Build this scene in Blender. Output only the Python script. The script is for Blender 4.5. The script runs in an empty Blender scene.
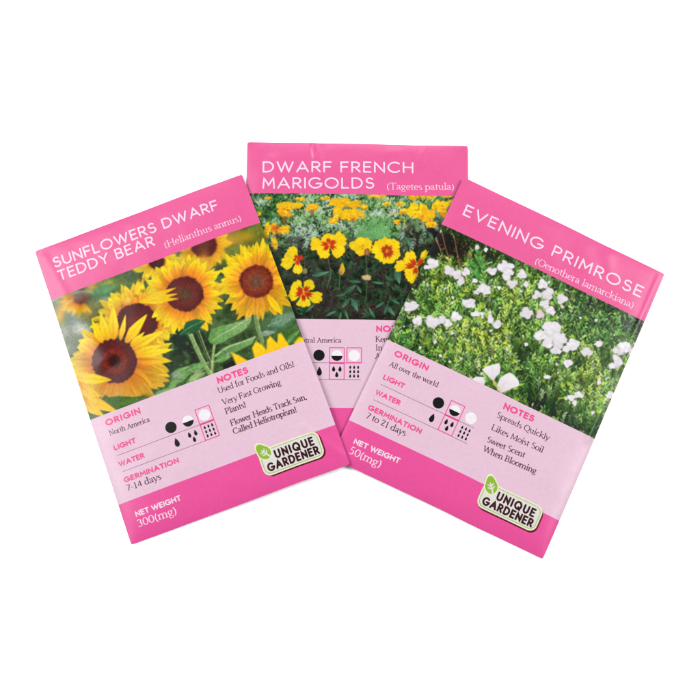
import bpy, math
import numpy as np

# ------------------------------------------------------------------ camera
FOV, TILT, DIST = math.radians(32), 0.1740253727, 0.4422273634
FPX = 350 / math.tan(FOV / 2)
W, H = 0.082, 0.1142643

def project(P):
    """world points (n,3) -> sheet coordinates (700 wide) used to lay out the artwork"""
    ct, st = math.cos(TILT), math.sin(TILT)
    dx = P[:, 0]; dy = P[:, 1] + DIST * st; dz = P[:, 2] - DIST * ct
    up = dy * ct + dz * st; fw = dy * st - dz * ct
    return np.stack([350 + FPX * dx / fw, 350 - FPX * up / fw], 1)

def on_plane(x, y, z):
    ct, st = math.cos(TILT), math.sin(TILT)
    a, b = (x - 350) / FPX, (350 - y) / FPX
    d = np.array([a, st + b * ct, -ct + b * st])
    o = np.array([0, -DIST * st, DIST * ct])
    return o + d * ((z - o[2]) / d[2])

# ------------------------------------------------------------------ noise
def s2l(c):
    c = np.asarray(c, float)
    return np.where(c <= 0.04045, c / 12.92, ((c + 0.055) / 1.055) ** 2.4)

_tabs = {}
def vnoise(x, y, seed=0):
    if seed not in _tabs:
        _tabs[seed] = np.random.RandomState(seed + 77).rand(256, 256)
    T = _tabs[seed]
    xi = np.floor(x).astype(int); yi = np.floor(y).astype(int)
    fx = x - xi; fy = y - yi
    fx = fx * fx * (3 - 2 * fx); fy = fy * fy * (3 - 2 * fy)
    a = T[yi & 255, xi & 255]; b = T[yi & 255, (xi + 1) & 255]
    c = T[(yi + 1) & 255, xi & 255]; d = T[(yi + 1) & 255, (xi + 1) & 255]
    return (a * (1 - fx) + b * fx) * (1 - fy) + (c * (1 - fx) + d * fx) * fy

def fbm(x, y, seed=0, oct=3):
    s = 0; a = 1; t = 0
    for o in range(oct):
        s = s + a * vnoise(x * 2 ** o + 13.7 * o, y * 2 ** o + 5.1 * o, seed + o); t += a; a *= .55
    return s / t

def smooth(a, b, x):
    t = np.clip((x - a) / (b - a), 0, 1)
    return t * t * (3 - 2 * t)

# ------------------------------------------------------------------ packets
class Packet:
    def __init__(self, corners, tops, vs, bulge, seed, creases=(), roll=None):
        self.C = [on_plane(c[0], c[1], z) for c, z in zip(corners, tops)]   # TL TR BR BL
        self.vs = vs; self.bulge = bulge; self.seed = seed; self.creases = creases
        self.roll = roll or dict(l=6, r=6, t=5, b=5)
    def base(self, u, v):
        u = u[:, None]; v = v[:, None]
        a, b, c, d = self.C
        return (a * (1 - u) + b * u) * (1 - v) + (d * (1 - u) + c * u) * v
    def height(self, u, v):
        mmx, mmy = u * 82, v * 114.3
        R = self.roll
        def pr(d, k): return 1 - np.exp(-np.maximum(d, 0) / k)
        h = pr(mmx, R['l']) * pr(82 - mmx, R['r']) * pr(mmy, R['t']) * pr(114.3 - mmy, R['b'])
        h = h * self.bulge * (0.82 + 0.36 * fbm(u * 2.2, v * 3, self.seed, 2))
        edge = np.clip(np.minimum(np.minimum(mmx, 82 - mmx), np.minimum(mmy, 114.3 - mmy)) / 3, 0, 1)
        h = h + 0.00024 * (fbm(u * 9, v * 12, self.seed + 5, 2) - .5) * edge
        for (x0, y0, x1, y1, wd, am) in self.creases:          # mm, a pinch line from x0,y0 to x1,y1
            dx, dy = x1 - x0, y1 - y0; L = math.hypot(dx, dy)
            s = ((mmx - x0) * dx + (mmy - y0) * dy) / L; n = ((mmx - x0) * dy - (mmy - y0) * dx) / L
            h = h + am * np.exp(-(n / wd) ** 2) * smooth(-1.5, 2, s) * (1 - smooth(L - 3, L + 2, s))
        return h
    def P(self, u, v, lift=0.0):
        u = np.asarray(u, float).ravel(); v = np.asarray(v, float).ravel()
        # the cut edges are not perfectly straight
        wu = 0.0030 * (fbm(v * 5, v * 0 + 3.3, self.seed + 9, 2) - .5)
        wv = 0.0034 * (fbm(u * 4, u * 0 + 7.3, self.seed + 11, 2) - .5)
        p = self.base(u + wu, v + wv)
        # softened, slightly blunted corners
        cu = np.minimum(u, 1 - u) * 82; cv = np.minimum(v, 1 - v) * 114.3
        k = np.clip(1 - np.hypot(cu, cv) / 1.6, 0, 1) ** 2 * .00026
        c = sum(self.C) / 4; d = c - p; d[:, 2] = 0
        p = p + d / np.maximum(np.hypot(d[:, 0], d[:, 1]), 1e-6)[:, None] * k[:, None]
        p[:, 2] += self.height(u, v) + lift
        return p
    def px(self, u, v):
        return project(self.P(u, v))
    def inv(self, pts):
        pts = np.asarray(pts, float).reshape(-1, 2)
        u = np.full(len(pts), .5); v = np.full(len(pts), .5); e = 1e-4
        for _ in range(12):
            f = self.px(u, v); fu = (self.px(u + e, v) - f) / e; fv = (self.px(u, v + e) - f) / e
            r = pts - f; det = fu[:, 0] * fv[:, 1] - fu[:, 1] * fv[:, 0]
            u = u + np.clip((r[:, 0] * fv[:, 1] - r[:, 1] * fv[:, 0]) / det, -.4, .4)
            v = v + np.clip((fu[:, 0] * r[:, 1] - fu[:, 1] * r[:, 0]) / det, -.4, .4)
        return u, v
    def mm(self, x, y):
        u, v = self.inv([[x, y]])
        return np.array([u[0] * 82, v[0] * 114.3])

SUN = Packet([(35, 251.4), (242, 174), (350, 464), (131.5, 545)], (.0004, .0022, .0034, .0004),
             (0, .1735, .585, .869, 1), .00100, 1,
             creases=[(5.5, 24, 13, 50, 4.2, .00055), (2, 2, 6, 22, 2.0, .00022), (70, 95, 81, 111, 1.5, .0002)],
             roll=dict(l=4.5, r=5, t=5, b=4))
MAR = Packet([(247.4, 141.9), (468, 145.9), (470.5, 450.6), (241, 449)], (.0004, .0004, .0004, .0004),
             (0, .1735, .587, .870, 1), .00075, 21,
             creases=[(24.2, 0, 25.3, 6.5, .9, .00042), (27.6, 0, 28.2, 6, 1.0, -.00018), (25.6, 9, 26.6, 15, 2.0, .00016), (9, 5, 12, 18, 2.5, .00016),
                      (55, 1, 58, 12, 3.0, .00026), (66, 0, 64, 9, 1.6, .00022), (62, 45, 66, 80, 3, .0002)],
             roll=dict(l=5, r=5, t=4, b=4))
PRI = Packet([(464, 177), (664.8, 273.8), (543, 559), (331, 457.5)], (.0024, .0004, .0004, .0020),
             (0, .1735, .588, .870, 1), .00100, 41,
             creases=[(80.3, 2, 79.8, 70, 1.0, .00022), (60, 1, 63, 10, 2.5, .00014)],
             roll=dict(l=5, r=2.6, t=5, b=4))

# ------------------------------------------------------------------ materials
GAIN, GLOSS = 2.05, .030          # how brightly the lamps light a white sheet; printed inks are that much darker than they look
def ink(rgb):
    return tuple(np.maximum(s2l(np.array(rgb) / 255.0) - GLOSS, .004) / GAIN) + (1,)

def paper(name, rgb=None, rough=.27, attr=False, bump=.03, coat=0, spec=.22, mottle=.032, lin=None):
    m = bpy.data.materials.new(name); m.use_nodes = True
    nt = m.node_tree; b = nt.nodes['Principled BSDF']
    b.inputs['Roughness'].default_value = rough
    b.inputs['Specular IOR Level'].default_value = spec
    b.inputs['Coat Weight'].default_value = coat
    b.inputs['Coat Roughness'].default_value = .3
    tc = nt.nodes.new('ShaderNodeTexCoord')
    nz = nt.nodes.new('ShaderNodeTexNoise'); nz.inputs['Scale'].default_value = 900; nz.inputs['Detail'].default_value = 3
    nt.links.new(tc.outputs['Object'], nz.inputs['Vector'])
    mx = nt.nodes.new('ShaderNodeMix'); mx.data_type = 'RGBA'; mx.blend_type = 'MULTIPLY'
    mx.inputs[0].default_value = 1
    mr = nt.nodes.new('ShaderNodeMapRange')
    mr.inputs['From Min'].default_value = .3; mr.inputs['From Max'].default_value = .7
    mr.inputs['To Min'].default_value = 1 - mottle; mr.inputs['To Max'].default_value = 1 + mottle
    nt.links.new(nz.outputs['Fac'], mr.inputs['Value'])
    cb = nt.nodes.new('ShaderNodeCombineColor')
    for i in range(3): nt.links.new(mr.outputs[0], cb.inputs[i])
    nt.links.new(cb.outputs[0], mx.inputs[7])
    if attr:
        a = nt.nodes.new('ShaderNodeAttribute'); a.attribute_name = 'ink'
        nt.links.new(a.outputs['Color'], mx.inputs[6])
    else:
        mx.inputs[6].default_value = lin if lin else ink(rgb)
    nt.links.new(mx.outputs[2], b.inputs['Base Color'])
    n2 = nt.nodes.new('ShaderNodeTexNoise'); n2.inputs['Scale'].default_value = 260; n2.inputs['Detail'].default_value = 4
    nt.links.new(tc.outputs['Object'], n2.inputs['Vector'])
    bp = nt.nodes.new('ShaderNodeBump'); bp.inputs['Strength'].default_value = bump; bp.inputs['Distance'].default_value = .0006
    nt.links.new(n2.outputs['Fac'], bp.inputs['Height']); nt.links.new(bp.outputs[0], b.inputs['Normal'])
    return m

M_BAND = paper('pink_ink_title', (236, 105, 159))
M_BAND2 = paper('pink_ink_weight', (237, 95, 161))
M_INFO = paper('pale_pink_ink', (233, 198, 217))
M_PIC = paper('photo_ink', attr=True, mottle=.04)
M_POUCH = paper('pouch_paper', (246, 196, 216))
M_WHITE = paper('white_lettering', (252, 222, 236))
M_HEAD = paper('rose_lettering', (244, 92, 148))
M_DARK = paper('dark_lettering', (96, 68, 82))
M_BLACK = paper('black_ink', (38, 24, 30))
M_LINE = paper('grey_rule', (128, 96, 112))
M_BOX = paper('magenta_outline', (240, 84, 152))
M_CHALK = paper('white_ink', (244, 240, 244))
M_CREAM = paper('badge_cream', (240, 236, 208))
M_BPALE = paper('badge_pale', (228, 224, 222))
M_GREEN = paper('badge_green', (160, 196, 104))
M_LEAF = paper('leaf_green', (150, 190, 72))
M_BROWN = paper('badge_brown', (74, 38, 32))
M_PLUM = paper('badge_drop_shadow', (104, 36, 62))

# ------------------------------------------------------------------ mesh building
def link(name, V, F, mats, parent=None, mi=None, colors=None, smooth_=True):
    me = bpy.data.meshes.new(name)
    V = np.asarray(V, np.float32)
    if isinstance(F, np.ndarray):
        k = F.shape[1]
        me.vertices.add(len(V)); me.vertices.foreach_set('co', V.ravel())
        me.loops.add(F.size); me.loops.foreach_set('vertex_index', F.ravel().astype(np.int32))
        me.polygons.add(len(F)); me.polygons.foreach_set('loop_start', (np.arange(len(F)) * k).astype(np.int32))
        me.update(calc_edges=True)
    else:
        me.from_pydata(V.tolist(), [], F)
    if smooth_: me.polygons.foreach_set('use_smooth', [True] * len(me.polygons))
    for m in (mats if isinstance(mats, (list, tuple)) else [mats]): me.materials.append(m)
    if mi is not None: me.polygons.foreach_set('material_index', mi)
    if colors is not None:
        ca = me.color_attributes.new('ink', 'FLOAT_COLOR', 'POINT')
        ca.data.foreach_set('color', np.concatenate([colors, np.ones((len(colors), 1))], 1).astype(np.float32).ravel())
    me.update()
    o = bpy.data.objects.new(name, me); bpy.context.scene.collection.objects.link(o)
    if parent:
        o.parent = parent
        top = parent
        while top.parent: top = top.parent
        o.matrix_parent_inverse.identity()
        me.transform(__import__('mathutils').Matrix.Translation(-top.location))
    return o

def grid(nu, nv, u0, u1, v0, v1):
    uu, vv = np.meshgrid(np.linspace(u0, u1, nu), np.linspace(v0, v1, nv))
    i = np.arange(nu * nv).reshape(nv, nu)
    F = np.stack([i[1:, :-1].ravel(), i[1:, 1:].ravel(), i[:-1, 1:].ravel(), i[:-1, :-1].ravel()], 1)
    return uu.ravel(), vv.ravel(), F

def panel(pk, name, v0, v1, mat, parent):
    u, v, F = grid(360, max(8, int((v1 - v0) * 480)), 0, 1, v0, v1)
    return link(name, pk.P(u, v), F, mat, parent)

def pouch(pk, parent):
    nu, nv = 90, 120
    u, v, F = grid(nu, nv, 0, 1, 0, 1)
    top = pk.P(u, v, -.00006); bot = pk.base(u, v)
    d = np.minimum(np.minimum(u, 1 - u) * 82, np.minimum(v, 1 - v) * 114.3)
    inset = np.clip(d / 1.2, 0, 1)
    ed = top.copy(); bot = ed * 0 + pk.P(u, v); bot[:, 2] = pk.base(u, v)[:, 2] - .00012 - .00022 * np.sqrt(inset)
    bot[:, 2] = np.maximum(bot[:, 2], .00002)
    n = len(u)
    V = np.concatenate([top, bot]); i = np.arange(n).reshape(nv, nu)
    ring = list(i[0, :]) + list(i[1:, -1]) + list(i[-1, -2::-1]) + list(i[-2:0:-1, 0])
    R = [(ring[k], ring[(k + 1) % len(ring)], ring[(k + 1) % len(ring)] + n, ring[k] + n) for k in range(len(ring))]
    FF = np.concatenate([F, F[:, ::-1] + n, np.array(R)])
    return link('paper_pouch', V, FF, M_POUCH, parent)

class Ink:
    """flat printed shapes laid on a packet; coordinates in packet millimetres (x right, y down)"""
    def __init__(self, pk, lift):
        self.pk = pk; self.lift = lift; self.V = []; self.F = []; self.L = []; self.n = 0; self.k = 0
        self.MI = []
    def add(self, pts, faces, mi=0):
        pts = np.asarray(pts, float)
        self.V.append(pts); self.L.append(np.full(len(pts), self.lift + 4e-7 * self.k)); self.k += 1
        self.F += [tuple(int(a) + self.n for a in f) for f in faces]; self.MI += [mi] * len(faces); self.n += len(pts)
    def stroke(self, pts, hw, caps=True, mi=0):
        pts = np.asarray(pts, float); hw = np.broadcast_to(np.asarray(hw, float), (len(pts),)).copy()
        keep = [0] + [i for i in range(1, len(pts)) if np.hypot(*(pts[i] - pts[i - 1])) > 1e-5]
        pts = pts[keep]; hw = hw[keep]
        P2 = [pts[0]]; H2 = [hw[0]]
        for a, b, ha, hb in zip(pts[:-1], pts[1:], hw[:-1], hw[1:]):
            m = max(1, int(np.hypot(*(b - a)) / .8))
            for j in range(1, m + 1):
                t = j / m; P2.append(a + (b - a) * t); H2.append(ha + (hb - ha) * t)
        p = np.array(P2); h = np.array(H2)
        d = np.diff(p, axis=0); d /= np.hypot(d[:, 0], d[:, 1])[:, None]
        t = np.concatenate([d[:1], d[:-1] + d[1:], d[-1:]]); ln = np.hypot(t[:, 0], t[:, 1])
        t = t / np.maximum(ln, 1e-6)[:, None]
        mit = np.ones(len(p)); mit[1:-1] = 1 / np.maximum(ln[1:-1] / 2, .55)
        nn = np.stack([-t[:, 1], t[:, 0]], 1)
        Lp = p + nn * (h * mit)[:, None]; Rp = p - nn * (h * mit)[:, None]
        n = len(p)
        self.add(np.concatenate([Lp, Rp]), [(i, i + 1, n + i + 1, n + i) for i in range(n - 1)], mi)
        if caps:
            for c, dd, r in ((p[0], -d[0], h[0]), (p[-1], d[-1], h[-1])):
                a0 = math.atan2(dd[1], dd[0])
                an = a0 + np.linspace(-math.pi / 2, math.pi / 2, 7)
                q = np.concatenate([[c], c + r * np.stack([np.cos(an), np.sin(an)], 1)])
                self.add(q, [(0, i, i + 1) for i in range(1, 7)], mi)
    def blob(self, pts, mi=0, rings=1, c=None):
        """star-shaped outline filled from its centre"""
        pts = np.asarray(pts, float); c = pts.mean(0) if c is None else np.asarray(c, float); n = len(pts)
        V = [c]; F = []
        for r in range(1, rings + 1): V += list(c + (pts - c) * r / rings)
        for i in range(n):
            j = (i + 1) % n; F.append((0, 1 + i, 1 + j))
            for r in range(1, rings):
                a = 1 + (r - 1) * n; b = a + n; F.append((a + i, b + i, b + j, a + j))
        self.add(V, F, mi)
    def disc(self, c, r, mi=0, a0=0, a1=360):
        an = np.radians(np.linspace(a0, a1, 40))
        self.blob(np.array(c) + r * np.stack([np.cos(an), np.sin(an)], 1), mi, 3)
    def drop(self, c, h, mi=0):
        t = np.linspace(0, 2 * math.pi, 24, endpoint=False)
        x = .36 * h * np.sin(t) * np.sin(t / 2) ** 1.1; y = -h * .5 * np.cos(t)
        self.blob(np.stack([c[0] + x, c[1] + y], 1), mi, 1, c=(c[0], c[1] + .1 * h))
    def build(self, name, mats, parent):
        P = np.concatenate(self.V); Z = np.concatenate(self.L)
        V = self.pk.P(P[:, 0] / 82, P[:, 1] / 114.3, Z)
        o = link(name, V, self.F, mats, parent, mi=self.MI, smooth_=False)
        me = o.data                         # every face looks up
        import bmesh
        bm = bmesh.new(); bm.from_mesh(me); bm.normal_update()
        bmesh.ops.reverse_faces(bm, faces=[f for f in bm.faces if f.normal.z < 0]); bm.to_mesh(me); bm.free()
        return o

# ------------------------------------------------------------------ letterforms, sans capitals (monoline)
def arc(cx, cy, rx, ry, a0, a1, n=14):
    a = np.radians(np.linspace(a0, a1, n))
    return [(cx + rx * math.cos(t), cy + ry * math.sin(t)) for t in a]
SANS = {
 'A': (.86, [[(0, 0), (.43, 1), (.86, 0)], [(.15, .32), (.71, .32)]]),
 'B': (.60, [[(0, 0), (0, 1), (.30, 1)] + arc(.30, .765, .25, .235, 90, -90) + [(0, .53)], [(.30, .53)] + arc(.32, .265, .28, .265, 90, -90) + [(0, 0)]]),
 'C': (.86, [arc(.5, .5, .5, .5, 48, 312, 26)]),
 'D': (.76, [[(0, 0), (0, 1), (.27, 1)] + arc(.27, .5, .49, .5, 90, -90, 20) + [(0, 0)]]),
 'E': (.52, [[(.52, 1), (0, 1), (0, 0), (.52, 0)], [(0, .52), (.46, .52)]]),
 'F': (.52, [[(.52, 1), (0, 1), (0, 0)], [(0, .5), (.46, .5)]]),
 'G': (.95, [arc(.5, .5, .5, .5, 48, 352, 28)[:-1] + [(.98, .44), (.58, .44)]]),
 'H': (.70, [[(0, 0), (0, 1)], [(.70, 0), (.70, 1)], [(0, .52), (.70, .52)]]),
 'I': (.0, [[(0, 0), (0, 1)]]),
 'L': (.48, [[(0, 1), (0, 0), (.48, 0)]]),
 'M': (.86, [[(0, 0), (.06, 1), (.43, .30), (.80, 1), (.86, 0)]]),
 'N': (.72, [[(0, 0), (0, 1), (.72, 0), (.72, 1)]]),
 'O': (1.0, [arc(.5, .5, .5, .5, 0, 360, 34)]),
 'P': (.56, [[(0, 0), (0, 1), (.28, 1)] + arc(.28, .73, .28, .27, 90, -90) + [(0, .46)]]),
 'Q': (1.0, [arc(.5, .5, .5, .5, 0, 360, 34), [(.6, .28), (.92, -.04)]]),
 'R': (.60, [[(0, 0), (0, 1), (.28, 1)] + arc(.28, .73, .28, .27, 90, -90) + [(0, .46)], [(.26, .46), (.60, 0)]]),
 'S': (.58, [arc(.29, .745, .25, .255, 38, 180, 12) + arc(.29, .745, .25, .225, 180, 262, 6) + arc(.30, .27, .28, .26, 82, 0, 6) + arc(.29, .26, .29, .26, 0, -148, 14)]),
 'T': (.62, [[(0, 1), (.62, 1)], [(.31, 1), (.31, 0)]]),
 'U': (.70, [[(0, 1), (0, .36)] + arc(.35, .36, .35, .36, 180, 360, 16) + [(.70, 1)]]),
 'V': (.80, [[(0, 1), (.40, 0), (.80, 1)]]),
 'W': (1.20, [[(0, 1), (.32, 0), (.60, 1), (.88, 0), (1.20, 1)]]),
 'Y': (.74, [[(0, 1), (.37, .46), (.74, 1)], [(.37, .46), (.37, 0)]]),
}
def sans(ink_, text, p0, p1, cap, wt, mi=0, squash=1.0, space=.30, track0=.20):
    """text from baseline point p0 to p1 (sheet coordinates), cap height in mm"""
    pk = ink_.pk
    a = pk.mm(*p0); b = pk.mm(*p1); L = np.hypot(*(b - a)); d = (b - a) / L; up = np.array([d[1], -d[0]])
    ws = [space if ch == ' ' else SANS[ch][0] * squash + wt for ch in text]
    gaps = len(text) - 1
    tr = (L / cap - sum(ws)) / gaps
    lo, hi = min(.10, track0), track0
    f = 1
    if tr < lo: f = (L / cap - lo * gaps) / sum(ws); tr = lo
    elif tr > hi: f = min(1.12, (L / cap - hi * gaps) / sum(ws)); tr = (L / cap - f * sum(ws)) / gaps
    x = 0
    for ch, w in zip(text, ws):
        if ch != ' ':
            for st in SANS[ch][1]:
                q = [a + d * (x + (px * squash * f + wt / 2)) * cap + up * (py * (1 - wt) + wt / 2) * cap for px, py in st]
                ink_.stroke(q, wt * cap / 2, True, mi)
        x += w * f + tr

# ------------------------------------------------------------------ letterforms, old-style serif (broad pen)
TH, TN = .090, .042
def sf(x, y, w=.20): return ([(x - w / 2, y), (x + w / 2, y)], 's')
def hs(x, y, w=.09): return ([(x - w - .01, y - .05), (x + .01, y)], 's')         # flag at the head of a stem
XH, CH, AH, DH = .42, .65, .70, -.22
SER = {
 'a': (.42, [([(.06, .33)] + arc(.18, .30, .13, .12, 150, 20, 8) + [(.31, .08), (.36, .01), (.42, .03)], 'p'), ([(.31, .24), (.16, .19)] + arc(.16, .10, .11, .09, 110, 280, 8) + [(.31, .09)], 'p')]),
 'b': (.48, [([(.10, AH), (.10, .03)], 'p'), hs(.10, AH), (arc(.25, .21, .18, .21, 150, -150, 20), 'p')]),
 'c': (.40, [(arc(.23, .21, .19, .21, 45, 310, 20), 'p')]),
 'd': (.50, [([(.38, AH), (.38, .0)], 'p'), hs(.38, AH), ([(.38, .01), (.47, .03)], 's'), (arc(.23, .21, .18, .21, 35, 325, 20), 'p')]),
 'e': (.41, [([(.05, .24), (.36, .24)], 't'), (arc(.215, .21, .17, .21, 5, 315, 22), 'p')]),
 'f': (.30, [([(.12, 0), (.12, .52)] + arc(.24, .55, .12, .15, 180, 60, 8), 'p'), ([(.03, XH), (.27, XH)], 's'), sf(.12, 0)]),
 'g': (.45, [(arc(.20, .28, .14, .14, 0, 360, 20), 'p'), ([(.30, .39), (.43, .41)], 's'), ([(.13, .16), (.10, .07), (.30, .02)], 't'), (arc(.22, -.09, .17, .11, 60, -290, 20), 't')]),
 'h': (.51, [([(.10, AH), (.10, 0)], 'p'), hs(.10, AH), sf(.10, 0), ([(.10, .30)] + arc(.27, .27, .13, .15, 130, 0, 10) + [(.40, 0)], 'p'), sf(.40, 0)]),
 'i': (.24, [([(.12, XH), (.12, 0)], 'p'), hs(.12, XH), sf(.12, 0), ([(.12, .60), (.12, .655)], 'd')]),
 'k': (.48, [([(.10, AH), (.10, 0)], 'p'), hs(.10, AH), sf(.10, 0, .14), ([(.10, .18), (.36, .41)], 't'), ([(.20, .25), (.44, 0)], 'p'), sf(.36, XH, .14), sf(.44, 0, .12)]),
 'l': (.24, [([(.12, AH), (.12, 0)], 'p'), hs(.12, AH), sf(.12, 0)]),
 'm': (.80, [([(.10, XH), (.10, 0)], 'p'), hs(.10, XH), sf(.10, 0), ([(.10, .30)] + arc(.26, .27, .13, .15, 130, 0, 10) + [(.39, 0)], 'p'), sf(.39, 0), ([(.39, .30)] + arc(.55, .27, .13, .15, 130, 0, 10) + [(.68, 0)], 'p'), sf(.68, 0)]),
 'n': (.51, [([(.10, XH), (.10, 0)], 'p'), hs(.10, XH), sf(.10, 0), ([(.10, .30)] + arc(.27, .27, .13, .15, 130, 0, 10) + [(.40, 0)], 'p'), sf(.40, 0)]),
 'o': (.46, [(arc(.23, .21, .185, .21, 0, 360, 26), 'p')]),
 'p': (.49, [([(.10, XH), (.10, DH)], 'p'), hs(.10, XH), sf(.10, DH), (arc(.26, .21, .18, .21, 150, -150, 20), 'p')]),
 'r': (.34, [([(.10, XH), (.10, 0)], 'p'), hs(.10, XH), sf(.10, 0), ([(.10, .28), (.18, .39), (.30, .38)], 'p')]),
 's': (.34, [(arc(.16, .32, .11, .10, 40, 200, 10) + arc(.18, .10, .12, .105, 60, -140, 12), 'p')]),
 't': (.30, [([(.13, .54), (.13, .10)] + arc(.21, .09, .08, .09, 180, 300, 6), 'p'), ([(.03, XH), (.27, XH)], 's')]),
 'u': (.51, [([(.11, XH), (.11, .16)] + arc(.25, .15, .14, .15, 180, 320, 10), 'p'), hs(.11, XH), ([(.39, XH), (.39, .0)], 'p'), hs(.39, XH), ([(.39, .01), (.48, .03)], 's')]),
 'v': (.44, [([(.06, XH), (.22, 0)], 'p'), ([(.22, 0), (.39, XH)], 't'), sf(.06, XH, .14), sf(.38, XH, .12)]),
 'w': (.68, [([(.06, XH), (.20, 0)], 'p'), ([(.20, 0), (.33, XH)], 't'), ([(.33, XH), (.48, 0)], 'p'), ([(.48, 0), (.62, XH)], 't'), sf(.06, XH, .14), sf(.33, XH, .12), sf(.62, XH, .12)]),
 'y': (.44, [([(.06, XH), (.22, 0)], 'p'), ([(.39, XH), (.22, 0), (.13, -.19), (.04, -.20)], 't'), sf(.06, XH, .14), sf(.38, XH, .12)]),
 'A': (.66, [([(.08, 0), (.33, CH)], 't'), ([(.32, CH), (.58, 0)], 'p'), ([(.17, .22), (.48, .22)], 's'), sf(.08, 0), sf(.58, 0)]),
 'B': (.56, [([(.12, 0), (.12, CH)], 'p'), sf(.12, 0), sf(.12, CH), ([(.12, CH), (.26, CH)] + arc(.27, .49, .15, .16, 90, -90, 10) + [(.12, .33)], 'p'), ([(.26, .34)] + arc(.29, .17, .19, .17, 90, -90, 12) + [(.12, 0)], 'p')]),
 'C': (.64, [(arc(.36, .325, .30, .325, 48, 312, 26), 'p'), ([(.57, .62), (.57, .48)], 's')]),
 'F': (.52, [([(.12, 0), (.12, CH)], 'p'), sf(.12, 0), sf(.12, CH), ([(.12, CH), (.47, CH), (.48, .53)], 's'), ([(.12, .34), (.36, .34)], 's'), ([(.37, .41), (.37, .27)], 's')]),
 'G': (.70, [(arc(.36, .325, .30, .325, 48, 330, 26), 'p'), ([(.60, .28), (.60, .08)], 'p'), sf(.60, .28), ([(.57, .62), (.57, .48)], 's')]),
 'H': (.74, [([(.13, 0), (.13, CH)], 'p'), ([(.61, 0), (.61, CH)], 'p'), ([(.13, .34), (.61, .34)], 's'), sf(.13, 0), sf(.61, 0), sf(.13, CH), sf(.61, CH)]),
 'I': (.32, [([(.16, 0), (.16, CH)], 'p'), sf(.16, 0), sf(.16, CH)]),
 'K': (.64, [([(.12, 0), (.12, CH)], 'p'), sf(.12, 0), sf(.12, CH), ([(.12, .28), (.50, CH)], 't'), ([(.24, .38), (.58, 0)], 'p'), sf(.50, CH, .14), sf(.60, 0, .12)]),
 'L': (.54, [([(.12, 0), (.12, CH)], 'p'), sf(.12, CH), ([(.05, 0), (.48, 0), (.51, .13)], 's')]),
 'M': (.84, [([(.12, 0), (.15, CH)], 't'), ([(.15, CH), (.42, .06)], 'p'), ([(.42, .06), (.68, CH)], 't'), ([(.69, CH), (.72, 0)], 'p'), sf(.12, 0, .14), sf(.72, 0)]),
 'N': (.74, [([(.14, 0), (.14, CH)], 't'), ([(.14, CH), (.61, .0)], 'p'), ([(.61, 0), (.61, CH)], 't'), sf(.14, 0, .14), sf(.61, CH, .14), sf(.09, CH, .10)]),
 'O': (.70, [(arc(.35, .325, .29, .325, 0, 360, 30), 'p')]),
 'P': (.54, [([(.12, 0), (.12, CH)], 'p'), sf(.12, 0), sf(.12, CH), ([(.12, CH), (.27, CH)] + arc(.29, .48, .18, .17, 90, -90, 12) + [(.14, .31)], 'p')]),
 'Q': (.70, [(arc(.35, .325, .29, .325, 0, 360, 30), 'p'), ([(.34, 0), (.52, -.12), (.74, -.13)], 't')]),
 'S': (.48, [(arc(.25, .49, .15, .16, 40, 215, 12) + arc(.25, .16, .17, .16, 60, -145, 14), 'p')]),
 'T': (.60, [([(.30, 0), (.30, CH)], 'p'), sf(.30, 0), ([(.04, .54), (.06, CH), (.54, CH), (.56, .54)], 's')]),
 'U': (.70, [([(.14, CH), (.14, .22)] + arc(.36, .22, .22, .22, 180, 360, 14) + [(.58, CH)], 'p'), sf(.14, CH), sf(.58, CH, .14)]),
 'V': (.64, [([(.08, CH), (.33, 0)], 'p'), ([(.33, 0), (.58, CH)], 't'), sf(.08, CH), sf(.58, CH, .14)]),
 'W': (.92, [([(.08, CH), (.28, 0)], 'p'), ([(.28, 0), (.46, CH)], 't'), ([(.46, CH), (.66, 0)], 'p'), ([(.66, 0), (.86, CH)], 't'), sf(.08, CH), sf(.46, CH, .12), sf(.86, CH, .14)]),
 '0': (.48, [(arc(.24, .30, .18, .30, 0, 360, 26), 'p')]),
 '1': (.40, [([(.21, 0), (.21, .60)], 'p'), ([(.10, .52), (.21, .60)], 's'), sf(.21, 0, .2)]),
 '2': (.48, [([(.07, .45)] + arc(.22, .45, .14, .16, 150, -20, 10) + [(.08, .03)], 'p'), ([(.07, .02), (.38, .02), (.42, .10)], 'h')]),
 '3': (.47, [([(.09, .50)] + arc(.22, .46, .13, .14, 140, -70, 12), 'p'), (arc(.21, .17, .18, .17, 80, -140, 14), 'p')]),
 '4': (.48, [([(.33, 0), (.33, .60)], 'p'), ([(.33, .60), (.05, .18), (.44, .18)], 's')]),
 '5': (.47, [([(.38, .60), (.15, .60), (.12, .34)], 's'), ([(.12, .34)] + arc(.20, .18, .18, .18, 100, -130, 14), 'p')]),
 '7': (.44, [([(.06, .58), (.40, .58)], 'h'), ([(.40, .58), (.17, 0)], 'p')]),
 '(': (.30, [(arc(.40, .24, .30, .42, 125, 235, 14), 'p')]),
 ')': (.30, [(arc(-.10, .24, .30, .42, 55, -55, 14), 'p')]),
 '!': (.26, [([(.12, .66), (.12, .20)], 'p'), ([(.12, .0), (.12, .05)], 'd')]),
 ',': (.22, [([(.11, .05), (.11, .0), (.06, -.10)], 'p')]),
 '.': (.22, [([(.11, .0), (.11, .05)], 'd')]),
 '-': (.30, [([(.04, .22), (.25, .22)], 'h')]),
}
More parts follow.
